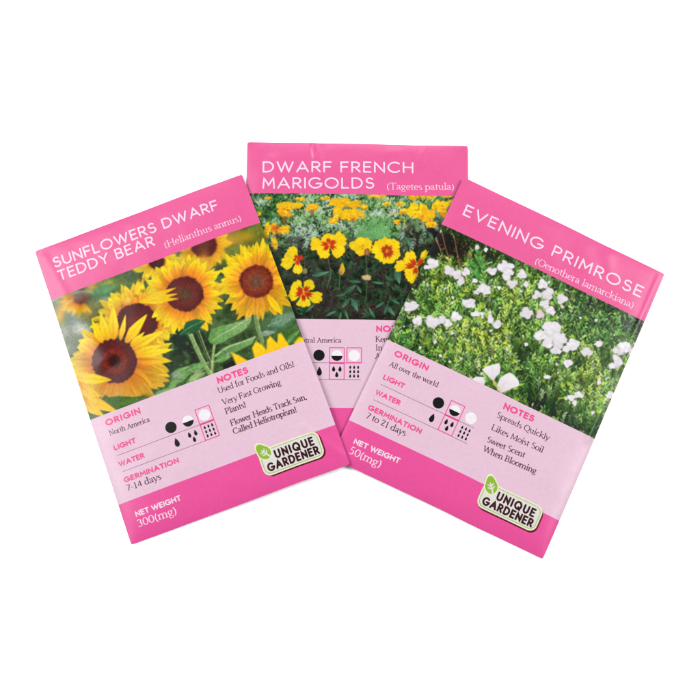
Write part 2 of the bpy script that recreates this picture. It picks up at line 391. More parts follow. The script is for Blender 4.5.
def serif(ink_, text, p0, p1, cap, mi=0, bold=1.0):
    pk = ink_.pk
    a = pk.mm(*p0); b = pk.mm(*p1); L = np.hypot(*(b - a)); d = (b - a) / L; up = np.array([d[1], -d[0]])
    ws = [.24 if ch == ' ' else SER[ch][0] for ch in text]
    em = cap / .65; hx = L / sum(ws)          # horizontal and vertical size
    x = 0
    for ch, w in zip(text, ws):
        if ch != ' ':
            for st, mode in SER[ch][1]:
                q = np.array([a + d * (x + px) * hx + up * py * em for px, py in st])
                seg = np.diff(q, axis=0); ln = np.maximum(np.hypot(seg[:, 0], seg[:, 1]), 1e-9)
                vert = np.abs(seg @ up) / ln
                if mode == 'p': wd = TN + (TH - TN) * vert ** 1.3
                elif mode == 't': wd = TN + .012 + 0 * vert
                elif mode == 's': wd = TN + .014 + 0 * vert
                elif mode == 'h': wd = .05 + 0 * vert
                else: wd = .10 + 0 * vert
                wv = np.concatenate([wd[:1], (wd[:-1] + wd[1:]) / 2, wd[-1:]])
                ink_.stroke(q, wv * em * .5 * bold, mode == 'd', mi)
        x += w

# ------------------------------------------------------------------ painter for the printed flower pictures
class Canvas:
    S = 4
    def __init__(self, x0, y0, x1, y1, col):
        self.x0, self.y0 = x0, y0
        self.w, self.h = int((x1 - x0) * self.S), int((y1 - y0) * self.S)
        self.img = np.ones((self.h, self.w, 3)) * np.array(col) / 255
        yy, xx = np.mgrid[0:self.h, 0:self.w]
        self.X = x0 + (xx + .5) / self.S; self.Y = y0 + (yy + .5) / self.S
    def win(self, cx, cy, r):
        a = max(0, int((cx - r - self.x0) * self.S)); b = min(self.w, int((cx + r - self.x0) * self.S) + 2)
        c = max(0, int((cy - r - self.y0) * self.S)); d = min(self.h, int((cy + r - self.y0) * self.S) + 2)
        if a >= b or c >= d: return None
        return slice(c, d), slice(a, b)
    def put(self, w, mask, col):
        m = mask[..., None]
        self.img[w] = self.img[w] * (1 - m) + np.clip(col, 0, 1) * m
    def soft(self, cx, cy, r, col, a=1.0, ry=None, rot=0, p=2):
        ry = ry or r; w = self.win(cx, cy, max(r, ry) * 1.8)
        if w is None: return
        dx = self.X[w] - cx; dy = self.Y[w] - cy; c, s = math.cos(math.radians(rot)), math.sin(math.radians(rot))
        q = ((dx * c + dy * s) / r) ** 2 + ((-dx * s + dy * c) / ry) ** 2
        self.put(w, a * np.exp(-q ** (p / 2)), np.array(col) / 255)
    def ell(self, cx, cy, rx, ry, rot, col, wob=.15, seed=0, shade=None, edge=.35):
        w = self.win(cx, cy, max(rx, ry) * (1 + wob) + 1)
        if w is None: return
        dx = self.X[w] - cx; dy = self.Y[w] - cy; c, s = math.cos(math.radians(rot)), math.sin(math.radians(rot))
        a = dx * c + dy * s; b = -dx * s + dy * c
        th = np.arctan2(b / ry, a / rx)
        q = np.sqrt((a / rx) ** 2 + (b / ry) ** 2)
        rad = 1 + wob * (2 * vnoise(3 + 1.6 * np.cos(th) + seed * 3.1, 3 + 1.6 * np.sin(th) + seed * 1.7, 3) - 1)
        m = np.clip((rad - q) * min(rx, ry) / edge + .5, 0, 1)
        cc = np.ones(q.shape + (3,)) * np.array(col) / 255
        if shade is not None:
            t = np.clip(q / rad, 0, 1)[..., None]
            cc = cc * (1 - t ** 2) + np.array(shade) / 255 * t ** 2
        self.put(w, m, cc)
    def petal(self, cx, cy, ang, r0, r1, wd, cols, bend=0, sy=1.0, rot=0, pk=.45, seed=0, sharp=1.0, rib=.10, alpha=1.0, edge=.35, ts=None):
        """lens from radius r0 to r1 in direction ang (degrees, y down) about cx,cy; ellipse squash sy along rot"""
        w = self.win(cx, cy, r1 + wd)
        if w is None: return
        dx = self.X[w] - cx; dy = self.Y[w] - cy
        if sy != 1.0:
            c, s = math.cos(math.radians(rot)), math.sin(math.radians(rot))
            a = dx * c + dy * s; b = (-dx * s + dy * c) / sy
            dx, dy = a * c - b * s, a * s + b * c
        c, s = math.cos(math.radians(ang)), math.sin(math.radians(ang))
        t = (dx * c + dy * s - r0) / (r1 - r0); q = -dx * s + dy * c
        q = q - bend * (r1 - r0) * t * t
        tc = np.clip(t, 1e-4, 1 - 1e-4)
        prof = (tc / pk) ** .55 * (tc < pk) + ((1 - tc) / (1 - pk)) ** (.75 * sharp) * (tc >= pk)
        hw = wd * prof
        m = np.clip((hw - np.abs(q)) / edge + .5, 0, 1) * (t > 0) * (t < 1) * alpha
        ts_ = ts or np.linspace(0, 1, len(cols)); C = np.array(cols) / 255
        col = np.stack([np.interp(tc, ts_, C[:, k]) for k in range(3)], -1)
        sn = q / (hw + .2)
        f = 1 - rib * np.exp(-(sn / .18) ** 2) - rib * .9 * np.abs(sn) ** 3 + rib * .9 * (vnoise(sn * 3.2 + seed, t * 1.2 + seed * .7, 4) - .5)
        self.put(w, m, col * f[..., None])
    def poly(self, pts, col, a=1.0, grad=None, edge=.3):
        pts = np.array(pts, float); c = pts.mean(0); r = np.abs(pts - c).max() + 1
        w = self.win(c[0], c[1], r)
        if w is None: return
        X, Y = self.X[w], self.Y[w]; ins = np.zeros(X.shape, bool); dmin = np.full(X.shape, 1e9)
        for (xa, ya), (xb, yb) in zip(pts, np.roll(pts, -1, 0)):
            cond = ((ya > Y) != (yb > Y)) & (X < (xb - xa) * (Y - ya) / (yb - ya + 1e-12) + xa); ins ^= cond
            L2 = (xb - xa) ** 2 + (yb - ya) ** 2 + 1e-9
            t = np.clip(((X - xa) * (xb - xa) + (Y - ya) * (yb - ya)) / L2, 0, 1)
            dmin = np.minimum(dmin, np.hypot(X - xa - t * (xb - xa), Y - ya - t * (yb - ya)))
        m = np.clip(np.where(ins, dmin, -dmin) / edge + .5, 0, 1) * a
        cc = np.ones(X.shape + (3,)) * np.array(col) / 255
        if grad is not None:
            (gx, gy), (hx, hy), c2 = grad
            t = np.clip(((X - gx) * (hx - gx) + (Y - gy) * (hy - gy)) / ((hx - gx) ** 2 + (hy - gy) ** 2), 0, 1)[..., None]
            cc = cc * (1 - t) + np.array(c2) / 255 * t
        self.put(w, m, cc)
    def line(self, pts, wd, col, a=1.0, wd2=None):
        n = len(pts) - 1
        for i in range(n):
            (xa, ya), (xb, yb) = pts[i], pts[i + 1]
            w0 = wd + ((wd2 if wd2 is not None else wd) - wd) * i / max(1, n)
            c = ((xa + xb) / 2, (ya + yb) / 2); w = self.win(c[0], c[1], math.hypot(xb - xa, yb - ya) / 2 + wd + 1)
            if w is None: continue
            X, Y = self.X[w], self.Y[w]; L2 = (xb - xa) ** 2 + (yb - ya) ** 2 + 1e-9
            t = np.clip(((X - xa) * (xb - xa) + (Y - ya) * (yb - ya)) / L2, 0, 1)
            d = np.hypot(X - xa - t * (xb - xa), Y - ya - t * (yb - ya))
            self.put(w, np.clip((w0 / 2 - d) / .3 + .5, 0, 1) * a, np.array(col) / 255)
    def blur(self, px, w=None):
        s = px * self.S; k = np.exp(-.5 * (np.arange(-int(3 * s), int(3 * s) + 1) / s) ** 2); k /= k.sum(); r = len(k) // 2
        im = np.pad(self.img, ((r, r), (r, r), (0, 0)), 'edge')
        im = sum(k[i] * im[i:i + self.h] for i in range(len(k)))
        im = sum(k[i] * im[:, i:i + self.w] for i in range(len(k)))
        self.img = im
    def sample(self, P):
        x = np.clip((P[:, 0] - self.x0) * self.S - .5, 0, self.w - 1.001); y = np.clip((P[:, 1] - self.y0) * self.S - .5, 0, self.h - 1.001)
        xi = x.astype(int); yi = y.astype(int); fx = (x - xi)[:, None]; fy = (y - yi)[:, None]; I = self.img
        return (I[yi, xi] * (1 - fx) + I[yi, xi + 1] * fx) * (1 - fy) + (I[yi + 1, xi] * (1 - fx) + I[yi + 1, xi + 1] * fx) * fy

def mixfield(cv, cols, sc, seed, w=None):
    """background from a palette by smooth noise"""
    f = fbm(cv.X / sc, cv.Y / sc, seed, 3); f = np.clip((f - .2) / .6, 0, 1)
    C = np.array(cols) / 255; ts = np.linspace(0, 1, len(cols))
    cv.img = np.stack([np.interp(f, ts, C[:, k]) for k in range(3)], -1)

YEL = [(222, 108, 44), (240, 150, 44), (250, 194, 38), (252, 216, 38), (252, 226, 56)]
def sunflower(cv, cx, cy, rd, rp, seed, n=26, sy=1.0, rot=0, pal=YEL, disc=None, lo=None, drx=None, dry=None, drot=0, len_fn=None, skip=None, wdk=1.0):
    R = np.random.RandomState(seed)
    for layer in range(3):
        for k in range(n):
            a = 360 * (k + .33 * layer + R.uniform(-.35, .35)) / n
            if skip and skip(a % 360): R.rand(6); continue
            Lr = rp * R.uniform(.80, 1.06) * (1.0 - .05 * layer)
            if len_fn: Lr *= len_fn(a % 360)
            br = R.uniform(.86, 1.06); pl = pal
            if lo is not None:                                       # side where the petals are more orange
                q = max(0, math.cos(math.radians(a - lo[0]))) ** 1.5 * lo[1]
                pl = [tuple(np.array(c) * (1 - q) + np.array(lo[2]) * q) for c in pal]
            cols = [tuple(np.array(c) * (br if i else br * .96)) for i, c in enumerate(pl)]
            cv.petal(cx, cy, a, rd * .72, Lr, R.uniform(.100, .150) * rp * wdk, cols, bend=R.uniform(-.16, .16), sy=sy, rot=rot,
                     pk=R.uniform(.35, .55), seed=R.uniform(0, 50), sharp=R.uniform(.8, 1.25), rib=.14,
                     ts=[0, rd / rp * .9, rd / rp + .24, .82, 1])
    # disc
    dx_, dy_ = (drx or rd), (dry or rd * sy)
    w = cv.win(cx, cy, rd * 1.5)
    if w is None: return
    X = cv.X[w] - cx; Y = cv.Y[w] - cy; c, s = math.cos(math.radians(drot)), math.sin(math.radians(drot))
    a = (X * c + Y * s) / dx_; b = (-X * s + Y * c) / dy_; q = np.hypot(a, b); th = np.arctan2(b, a)
    rad = 1 + .07 * (vnoise(th * 5 + 40, q * 0 + seed, 5) - .5) + .10 * (vnoise(cv.X[w] * 1.1, cv.Y[w] * 1.1, 6) - .5)
    m = np.clip((rad - q) * rd / 1.6 + .5, 0, 1)
    D = disc or [(70, 62, 42), (84, 58, 44), (132, 44, 28), (104, 34, 28), (70, 24, 24)]
    C = np.array(D) / 255; ts = np.linspace(0, 1, len(D))
    col = np.stack([np.interp(q, ts, C[:, k]) for k in range(3)], -1)
    spec = vnoise(cv.X[w] * 1.25, cv.Y[w] * 1.25, 7 + seed % 3) - .5
    ring = 0
    cv.put(w, m, col * (1 + .42 * spec + ring)[..., None])

def leaf(cv, x0, y0, x1, y1, wd, cols, bend=0, vein=(170, 196, 140), seed=0, pk=.38, edge=.35, va=.8):
    L = math.hypot(x1 - x0, y1 - y0); a = math.degrees(math.atan2(y1 - y0, x1 - x0))
    cv.petal(x0, y0, a, 0, L, wd, cols, bend=bend, pk=pk, seed=seed, rib=.10, sharp=1.0, edge=edge)
    if va > 0:
        d = np.array([x1 - x0, y1 - y0]) / L; n = np.array([-d[1], d[0]])
        mid = [tuple(np.array([x0, y0]) + d * L * t + n * bend * L * t * t) for t in np.linspace(0, .95, 8)]
        cv.line(mid, .7, vein, va, .3)
        for t in (.2, .36, .52, .68):
            b = np.array([x0, y0]) + d * L * t + n * bend * L * t * t
            for sgn in (-1, 1):
                e = b + d * L * .13 + n * sgn * wd * .75 * (1 - t * .6); cv.line([tuple(b), tuple(e)], .35, vein, va * .5)

def paint_sunflowers():
    cv = Canvas(44, 214, 312, 426, (70, 84, 56))
    R = np.random.RandomState(5)
    mixfield(cv, [(34, 40, 34), (60, 76, 50), (92, 116, 72), (74, 92, 60), (48, 56, 44)], 9, 60)
    # blurred far flowers and leaves, upper left; grey-white blobs paint in glare
    S = cv.soft
    S(58, 306, 10, (110, 122, 104)); S(52, 322, 8, (140, 148, 130), ry=12)
    S(66, 306, 7, (232, 158, 44), ry=5, rot=-20); S(60, 316, 5, (236, 176, 40), ry=9, rot=20); S(69, 297, 6, (226, 120, 50), ry=3)
    S(78, 301, 6, (108, 56, 48), ry=5); S(85, 298, 4, (120, 64, 50))
    S(74, 316, 8, (104, 132, 124), ry=7); S(78, 328, 9, (168, 172, 160), ry=7); S(88, 314, 7, (170, 140, 88), ry=5)
    S(62, 333, 9, (176, 174, 164), ry=8); S(66, 348, 9, (150, 152, 130), ry=8); S(72, 342, 6, (112, 128, 110))
    S(92, 287, 6, (226, 158, 40), ry=4, rot=-20)
    S(104, 293, 9, (70, 118, 72), ry=7); S(112, 298, 8, (60, 100, 66)); S(108, 285, 7, (196, 188, 60), ry=4, rot=-20)
    S(122, 288, 6, (110, 124, 60), ry=7); S(120, 303, 7, (96, 118, 84), ry=4)
    S(97, 305, 8, (130, 130, 70), ry=5); S(84, 330, 8, (190, 190, 176), ry=6)
    # far top right
    S(205, 252, 20, (196, 160, 60), ry=12); S(232, 240, 12, (206, 150, 62), ry=6); S(246, 236, 12, (176, 146, 50), ry=7); S(262, 228, 10, (120, 124, 50))
    S(236, 250, 8, (120, 130, 60), ry=6); S(228, 262, 6, (90, 110, 50)); S(214, 232, 12, (226, 160, 44), ry=5)
    # teal leaf right below f2
    S(284, 322, 16, (92, 124, 96), ry=9, rot=-20); S(262, 330, 10, (78, 104, 70), ry=12); S(290, 336, 10, (66, 104, 54))
    cv.blur(1.6)
    cv.line([(50, 302), (60, 297), (72, 293), (82, 291.5), (92, 292)], 1.8, (178, 190, 168), .9, 1.0)
    cv.line([(77, 298), (84, 305), (91, 312)], 1.1, (168, 160, 110), .8)
    leaf(cv, 92, 294, 120, 284, 5.5, [(64, 118, 78), (92, 146, 92), (80, 118, 60)], vein=(150, 176, 130), seed=3)
    leaf(cv, 96, 302, 122, 296, 3.5, [(96, 120, 96), (136, 150, 130), (110, 130, 90)], vein=(180, 186, 160), seed=5)
    # dark mass lower middle
    S = cv.soft
    S(192, 350, 26, (40, 50, 40), ry=20, p=4); S(176, 338, 12, (34, 54, 46)); S(232, 372, 22, (38, 40, 34), ry=12, p=4, rot=-20)
    S(240, 350, 16, (58, 74, 50), ry=12); S(170, 366, 10, (50, 60, 46)); S(160, 388, 10, (60, 84, 60))
    for k in range(150):
        x = R.uniform(150, 305); y = R.uniform(318, 398); c = R.uniform(.45, 1.15)
        leaf(cv, x, y, x + R.uniform(-14, 14), y + R.uniform(-9, 9), R.uniform(.8, 2.6), [(int(70 * c), int(100 * c), int(62 * c)), (int(84 * c), int(122 * c), int(70 * c))], va=.35, vein=(120, 146, 100), bend=R.uniform(-.3, .3))
    cv.blur(.5)
    sunflower(cv, 80, 299, 6.5, 24, 13, n=16, pal=[(206, 110, 40), (222, 140, 44), (234, 170, 40), (238, 190, 50), (236, 196, 70)], disc=[(104, 60, 48)] * 5, skip=lambda a: a > 200 or a < 60, sy=.8)
    cv.blur(.5)
    # F0, F behind
    P0 = [(214, 140, 56), (226, 158, 54), (232, 176, 50), (236, 190, 54), (232, 190, 70)]
    sunflower(cv, 204, 245, 13, 30, 11, n=20, pal=P0, disc=[(98, 62, 52), (100, 54, 44), (96, 48, 42), (92, 44, 42), (84, 40, 40)], wdk=1.2)
    S(204, 262, 5, (226, 160, 60), ry=8); 
    cv.blur(.6)
    sunflower(cv, 156, 261, 8, 26, 19, n=18, pal=[(214, 150, 40), (230, 176, 40), (240, 200, 40), (244, 214, 50), (244, 220, 70)], disc=[(70, 36, 28)] * 5)
    S(161, 263, 4, (78, 40, 32), ry=5, p=4); S(141, 281, 4, (150, 96, 40), ry=2); S(135, 291, 3, (130, 84, 40), ry=4)
    # F4 behind F3
    sunflower(cv, 137, 322, 19.5, 46, 23, n=30, drx=20.5, dry=18.5, pal=[(222, 120, 44), (234, 150, 44), (242, 190, 36), (248, 214, 36), (248, 222, 50)],
              disc=[(112, 44, 36), (106, 40, 34), (96, 34, 30), (88, 30, 30), (74, 26, 26)], sy=.95, skip=lambda a: 95 < a < 150)
    S(128, 300, 3, (226, 200, 80)); 
    # yellow cluster left of it with small gaps
    for (x, y, r) in ((139, 280, 1.8), (143, 291, 1.6), (136, 296, 1.4), (122, 306, 1.2), (104, 316, 1.4), (112, 322, 1.2), (98, 322, 1.6), (93, 331, 1.3), (107, 333, 1.2)):
        S(x, y, r * 1.6, (110, 86, 46), .75, ry=r, rot=R.uniform(0, 90))
    # F1
    sunflower(cv, 185, 294, 18.5, 42, 31, n=30, drx=18.5, dry=17.5, lo=(60, .25, (236, 160, 50)),
              disc=[(88, 74, 58), (94, 62, 46), (108, 52, 38), (98, 44, 32), (78, 34, 28)], skip=lambda a: 150 < a < 172)
    for (a, L) in ((170, 44), (178, 30), (160, 38)):
        cv.petal(185 - 46, 294 + 8, -12 + (a - 170) * .9, 0, 40, 3.4, [(246, 196, 40), (248, 206, 40), (246, 190, 50)], pk=.4)
    # F2
    sunflower(cv, 256.5, 281.5, 16.8, 42, 37, n=30, drx=17, dry=16.5, lo=(85, .62, (222, 152, 60)), pal=[(232, 134, 56), (240, 158, 56), (246, 190, 44), (248, 210, 44), (246, 216, 60)],
              disc=[(100, 84, 66), (112, 74, 60), (134, 68, 54), (124, 58, 46), (104, 48, 40)])
    cv.petal(256, 281, 52, 18, 44, 4, [(244, 190, 50), (250, 210, 30), (250, 214, 30)])
    # leaves and stems in the lower gap
    cv.line([(190, 334), (197, 350), (205, 366), (213, 378)], 4.2, (126, 156, 92)); cv.line([(192, 334), (199, 350), (207, 366), (214, 376)], .9, (188, 206, 150)); cv.line([(197, 332), (204, 350), (211, 368)], 1.2, (84, 112, 60)); cv.line([(199, 331), (206, 350), (213, 366)], .8, (176, 194, 140))
    cv.line([(255, 316), (258, 330), (262, 342), (266, 356)], 3.6, (112, 138, 84)); cv.line([(257, 316), (260, 330), (264, 342)], .8, (170, 190, 140))
    cv.line([(215, 342), (213, 356), (212, 374)], 2.6, (140, 166, 92)); cv.line([(214.3, 342), (212.4, 356), (211.4, 374)], .7, (186, 204, 140))
    cv.poly([(208, 339), (211, 330), (219, 326), (230, 324), (243, 320), (252, 316), (250, 324), (242, 332), (230, 338), (222, 343), (215, 345), (210, 343)], (96, 146, 76), grad=((208, 335), (250, 322), (138, 172, 112)))
    cv.line([(212, 341), (222, 334), (234, 328), (248, 319)], .9, (176, 204, 150)); 
    for (x, y) in ((218, 337), (226, 333), (234, 328)): cv.line([(x, y), (x + 1, y - 7)], .4, (150, 186, 124), .8); cv.line([(x, y), (x + 7, y + 1)], .4, (150, 186, 124), .8)
    cv.poly([(214, 356), (222, 348), (232, 344), (244, 341), (256, 336), (252, 344), (240, 350), (228, 356), (218, 358)], (84, 130, 68), grad=((214, 356), (250, 340), (120, 156, 96)))
    cv.line([(215, 356), (228, 347), (242, 342), (255, 337)], 1.3, (180, 202, 150))
    cv.poly([(182, 332), (186, 322), (196, 319), (206, 321), (200, 328), (190, 334), (178, 336)], (44, 92, 60)); cv.line([(180, 334), (190, 327), (203, 321)], .7, (120, 156, 110))
    for (x, y, x1, y1, w_) in ((170, 384, 196, 366, 5.5), (184, 372, 210, 362, 4.5), (186, 384, 206, 372, 4.5), (166, 394, 178, 380, 4), (214, 362, 232, 356, 3.2), (152, 398, 170, 388, 3.6), (172, 374, 190, 366, 2.6)):
        leaf(cv, x, y, x1, y1, w_, [(86, 130, 70), (104, 156, 86), (120, 158, 92)], vein=(176, 196, 140), seed=x)
    for k in range(5): cv.line([(189 + k * 1.5, 381 - k * .3), (196 + k * 2, 371 - k * .5)], .7, (186, 194, 140), .9)
    cv.soft(176, 375, 4.5, (166, 172, 160), .9, ry=2.4, rot=-20); cv.soft(228, 354, 3, (150, 162, 140), .8, ry=2)
    cv.soft(233, 364, 9, (36, 34, 28), .9, ry=5, rot=-20, p=4)
    leaf(cv, 268, 326, 300, 312, 6, [(86, 124, 96), (116, 150, 122), (90, 120, 90)], seed=9); leaf(cv, 260, 334, 276, 332, 3, [(130, 150, 130), (150, 168, 150)], seed=4, va=.3)
    leaf(cv, 286, 344, 300, 330, 4, [(76, 122, 60), (92, 138, 70)], seed=2)
    # F3
    fl = lambda a: 1.0 + .10 * math.cos(math.radians(a - 35)) - (.12 if 200 < a < 250 else 0)
    sunflower(cv, 114.5, 361, 22.5, 56, 41, n=32, drx=21.8, dry=22.2, len_fn=fl, lo=(55, .45, (224, 140, 40)),
              pal=[(226, 114, 44), (240, 150, 42), (250, 194, 36), (252, 214, 34), (252, 224, 52)],
              disc=[(66, 44, 30), (92, 44, 34), (150, 42, 28), (108, 34, 28), (72, 24, 26)], skip=lambda a: 225 < a < 345 or 70 < a < 118)
    for (a, L, w_, b) in ((238, 47, 4.2, .1), (252, 50, 4.6, .05), (268, 55, 5.6, .02), (285, 48, 3.0, -.05), (302, 57, 5.6, .08), (316, 42, 3.2, 0), (325, 58, 5.0, .10), (340, 50, 4.0, .05), (348, 60, 4.6, .02)):
        cv.petal(114.5, 361, a, 20, L, w_, [(236, 150, 44), (248, 200, 34), (252, 220, 36), (252, 226, 54)], bend=b, pk=.42, seed=a)
    for k, a in enumerate(np.linspace(66, 124, 9)):
        cv.petal(114.5, 361, a, 18, 40 + 4 * math.sin(k * 2.1), 4.6, [(206, 118, 50), (214, 138, 50), (216, 156, 60), (206, 160, 66)], pk=.5, seed=a)
    w = cv.win(114.5, 361, 30)
    X = cv.X[w] - 114.5; Y = cv.Y[w] - 361; q = np.hypot(X / 21.8, Y / 22.2); th = np.arctan2(Y, X)
    rad = 1 + .07 * (vnoise(th * 5 + 40, q * 0 + 2, 5) - .5) + .08 * (vnoise(cv.X[w], cv.Y[w], 6) - .5)
    D = np.array([(58, 46, 32), (74, 44, 30), (112, 56, 38), (120, 52, 34), (98, 42, 30), (88, 32, 26), (78, 28, 24)]) / 255
    col = np.stack([np.interp(q, [0, .24, .34, .5, .66, .85, 1], D[:, k]) for k in range(3)], -1)
    sp = vnoise(cv.X[w] * 1.2, cv.Y[w] * 1.2, 9) - .5
    cv.put(w, np.clip((rad - q) * 22 / 1.4 + .5, 0, 1), col * (1 + .45 * sp)[..., None])
    # green under it, corner flower
    cv.poly([(104, 398), (118, 396), (134, 397), (146, 395), (140, 402), (120, 410), (108, 410)], (70, 104, 48)); cv.soft(128, 402, 10, (86, 122, 56), .8, ry=2.5, rot=-15)
    S(146, 398, 5, (88, 92, 60), ry=4)
    for (x0, y0, x1, y1, w_) in ((84, 398, 118, 412, 6), (80, 388, 100, 396, 5), (84, 404, 104, 416, 5), (82, 396, 96, 414, 6), (76, 380, 98, 404, 6)):
        leaf(cv, x0, y0, x1, y1, w_, [(224, 146, 30), (246, 196, 30), (244, 204, 40)], va=.25, vein=(214, 150, 40), seed=x0)
    cv.petal(74, 378, 3, 0, 38, 5.6, [(244, 190, 40), (250, 210, 30), (252, 216, 30), (240, 190, 40)], bend=.0, pk=.5)
    # near blurred petals at the lower edge
    for pts in ([(231, 352), (240, 356), (250, 362), (256, 366), (240, 374)], [(252, 348), (256, 341), (262, 345), (266, 350), (276, 352), (266, 362), (256, 364)],
                [(267, 340), (270, 336), (276, 342), (284, 350), (288, 356), (266, 358)], [(278, 334), (281, 333), (287, 342), (294, 352), (276, 356)], [(294, 343), (299, 337), (305, 338), (306, 346), (296, 348)]):
        cv.poly(pts, (250, 206, 26), grad=(pts[0], pts[-1], (240, 182, 24)), edge=1.6)
    cv.line([(262, 352), (258, 346)], 1.0, (226, 160, 30), .5); cv.line([(277, 352), (273, 343)], 1.0, (226, 160, 30), .5)
    # rough texture on everything that is green
    G_ = (cv.img[..., 1] > cv.img[..., 0] * .98).astype(float)
    tx = fbm(cv.X * .9 + cv.Y * .4, cv.Y * .5 - cv.X * .2, 95, 3) - .5
    cv.img = np.clip(cv.img * (1.04 + .45 * tx * G_)[..., None], 0, 1)
    for k in range(240):
        x = R.uniform(158, 300); y = R.uniform(322, 396)
        if cv.img[min(cv.h - 1, int((y - cv.y0) * 4)), min(cv.w - 1, int((x - cv.x0) * 4)), 0] < .45:
            cv.line([(x, y), (x + R.uniform(-4, 4), y + R.uniform(-3, 3))], R.uniform(.3, .7), tuple(np.array([(150, 176, 120), (34, 44, 34), (190, 206, 170), (60, 90, 50)][R.randint(4)])), .55)
    cv.blur(.40)
    g = fbm(cv.X * 1.1, cv.Y * 1.1, 90, 2) - .5
    cv.img = np.clip(cv.img * (1 + .14 * g)[..., None] * .97 + .018, 0, 1)
    return cv

def marigold(cv, cx, cy, petals, mark=(196, 60, 28), seed=0, col=(250, 214, 30), ctr=(204, 96, 40)):
    """petals: (angle, length, half width, mark length)"""
    R = np.random.RandomState(seed)
    col = np.array(col, float)
    for (a, L, w_, ml) in petals:
        c, s = math.cos(math.radians(a)), math.sin(math.radians(a)); k = R.uniform(.96, 1.03)
        col2 = tuple(col * k); sh = tuple(col * k * np.array([.95, .84, .7]))
        cv.petal(cx, cy, a, 0, L * .95, w_ * .72, [sh, col2, col2], pk=.66, rib=.05, sharp=.5, seed=a)
        for j in (-1, 0, 1):                     # the ruffled, lobed rim
            an = math.radians(a + j * math.degrees(math.atan2(w_ * .52, L * .70)))
            rr = L * (.70 if j else .76)
            cv.ell(cx + math.cos(an) * rr, cy + math.sin(an) * rr, L * .25, w_ * (.46 if j else .56), a + j * 14, tuple(np.array(col2) * R.uniform(.96, 1.03)), wob=.30, seed=a * .3 + j + seed, shade=tuple(np.array(col2) * np.array([.985, .93, .7])))
        for j in range(4):
            da = R.uniform(-16, 16); an = math.radians(a + da)
            cv.line([(cx + math.cos(an) * L * .35, cy + math.sin(an) * L * .35), (cx + math.cos(an) * L * .9, cy + math.sin(an) * L * .9)], .35, (222, 164, 24) if j % 2 else (254, 234, 90), .45)
    for (a, L, w_, ml) in petals:
        if ml:
            for da, f in ((-17, .78), (-8, .98), (0, .80), (9, 1.0), (18, .74)):
                cv.petal(cx, cy, a + da + R.uniform(-3, 3), L * .06, L * ml * 1.12 * f * R.uniform(.9, 1.08), w_ * .15, [tuple(np.array(mark) * 1.1), mark, tuple(np.array(mark) * np.array([1.08, 1.4, 1]))], pk=.55, rib=.05, alpha=.95)
    for k in range(14):
        a = R.uniform(0, 6.28); r = R.uniform(0, 2.0)
        cv.soft(cx + r * math.cos(a), cy + r * math.sin(a), R.uniform(.4, .8), [ctr, (244, 200, 70), (170, 60, 30)][k % 3], .9)

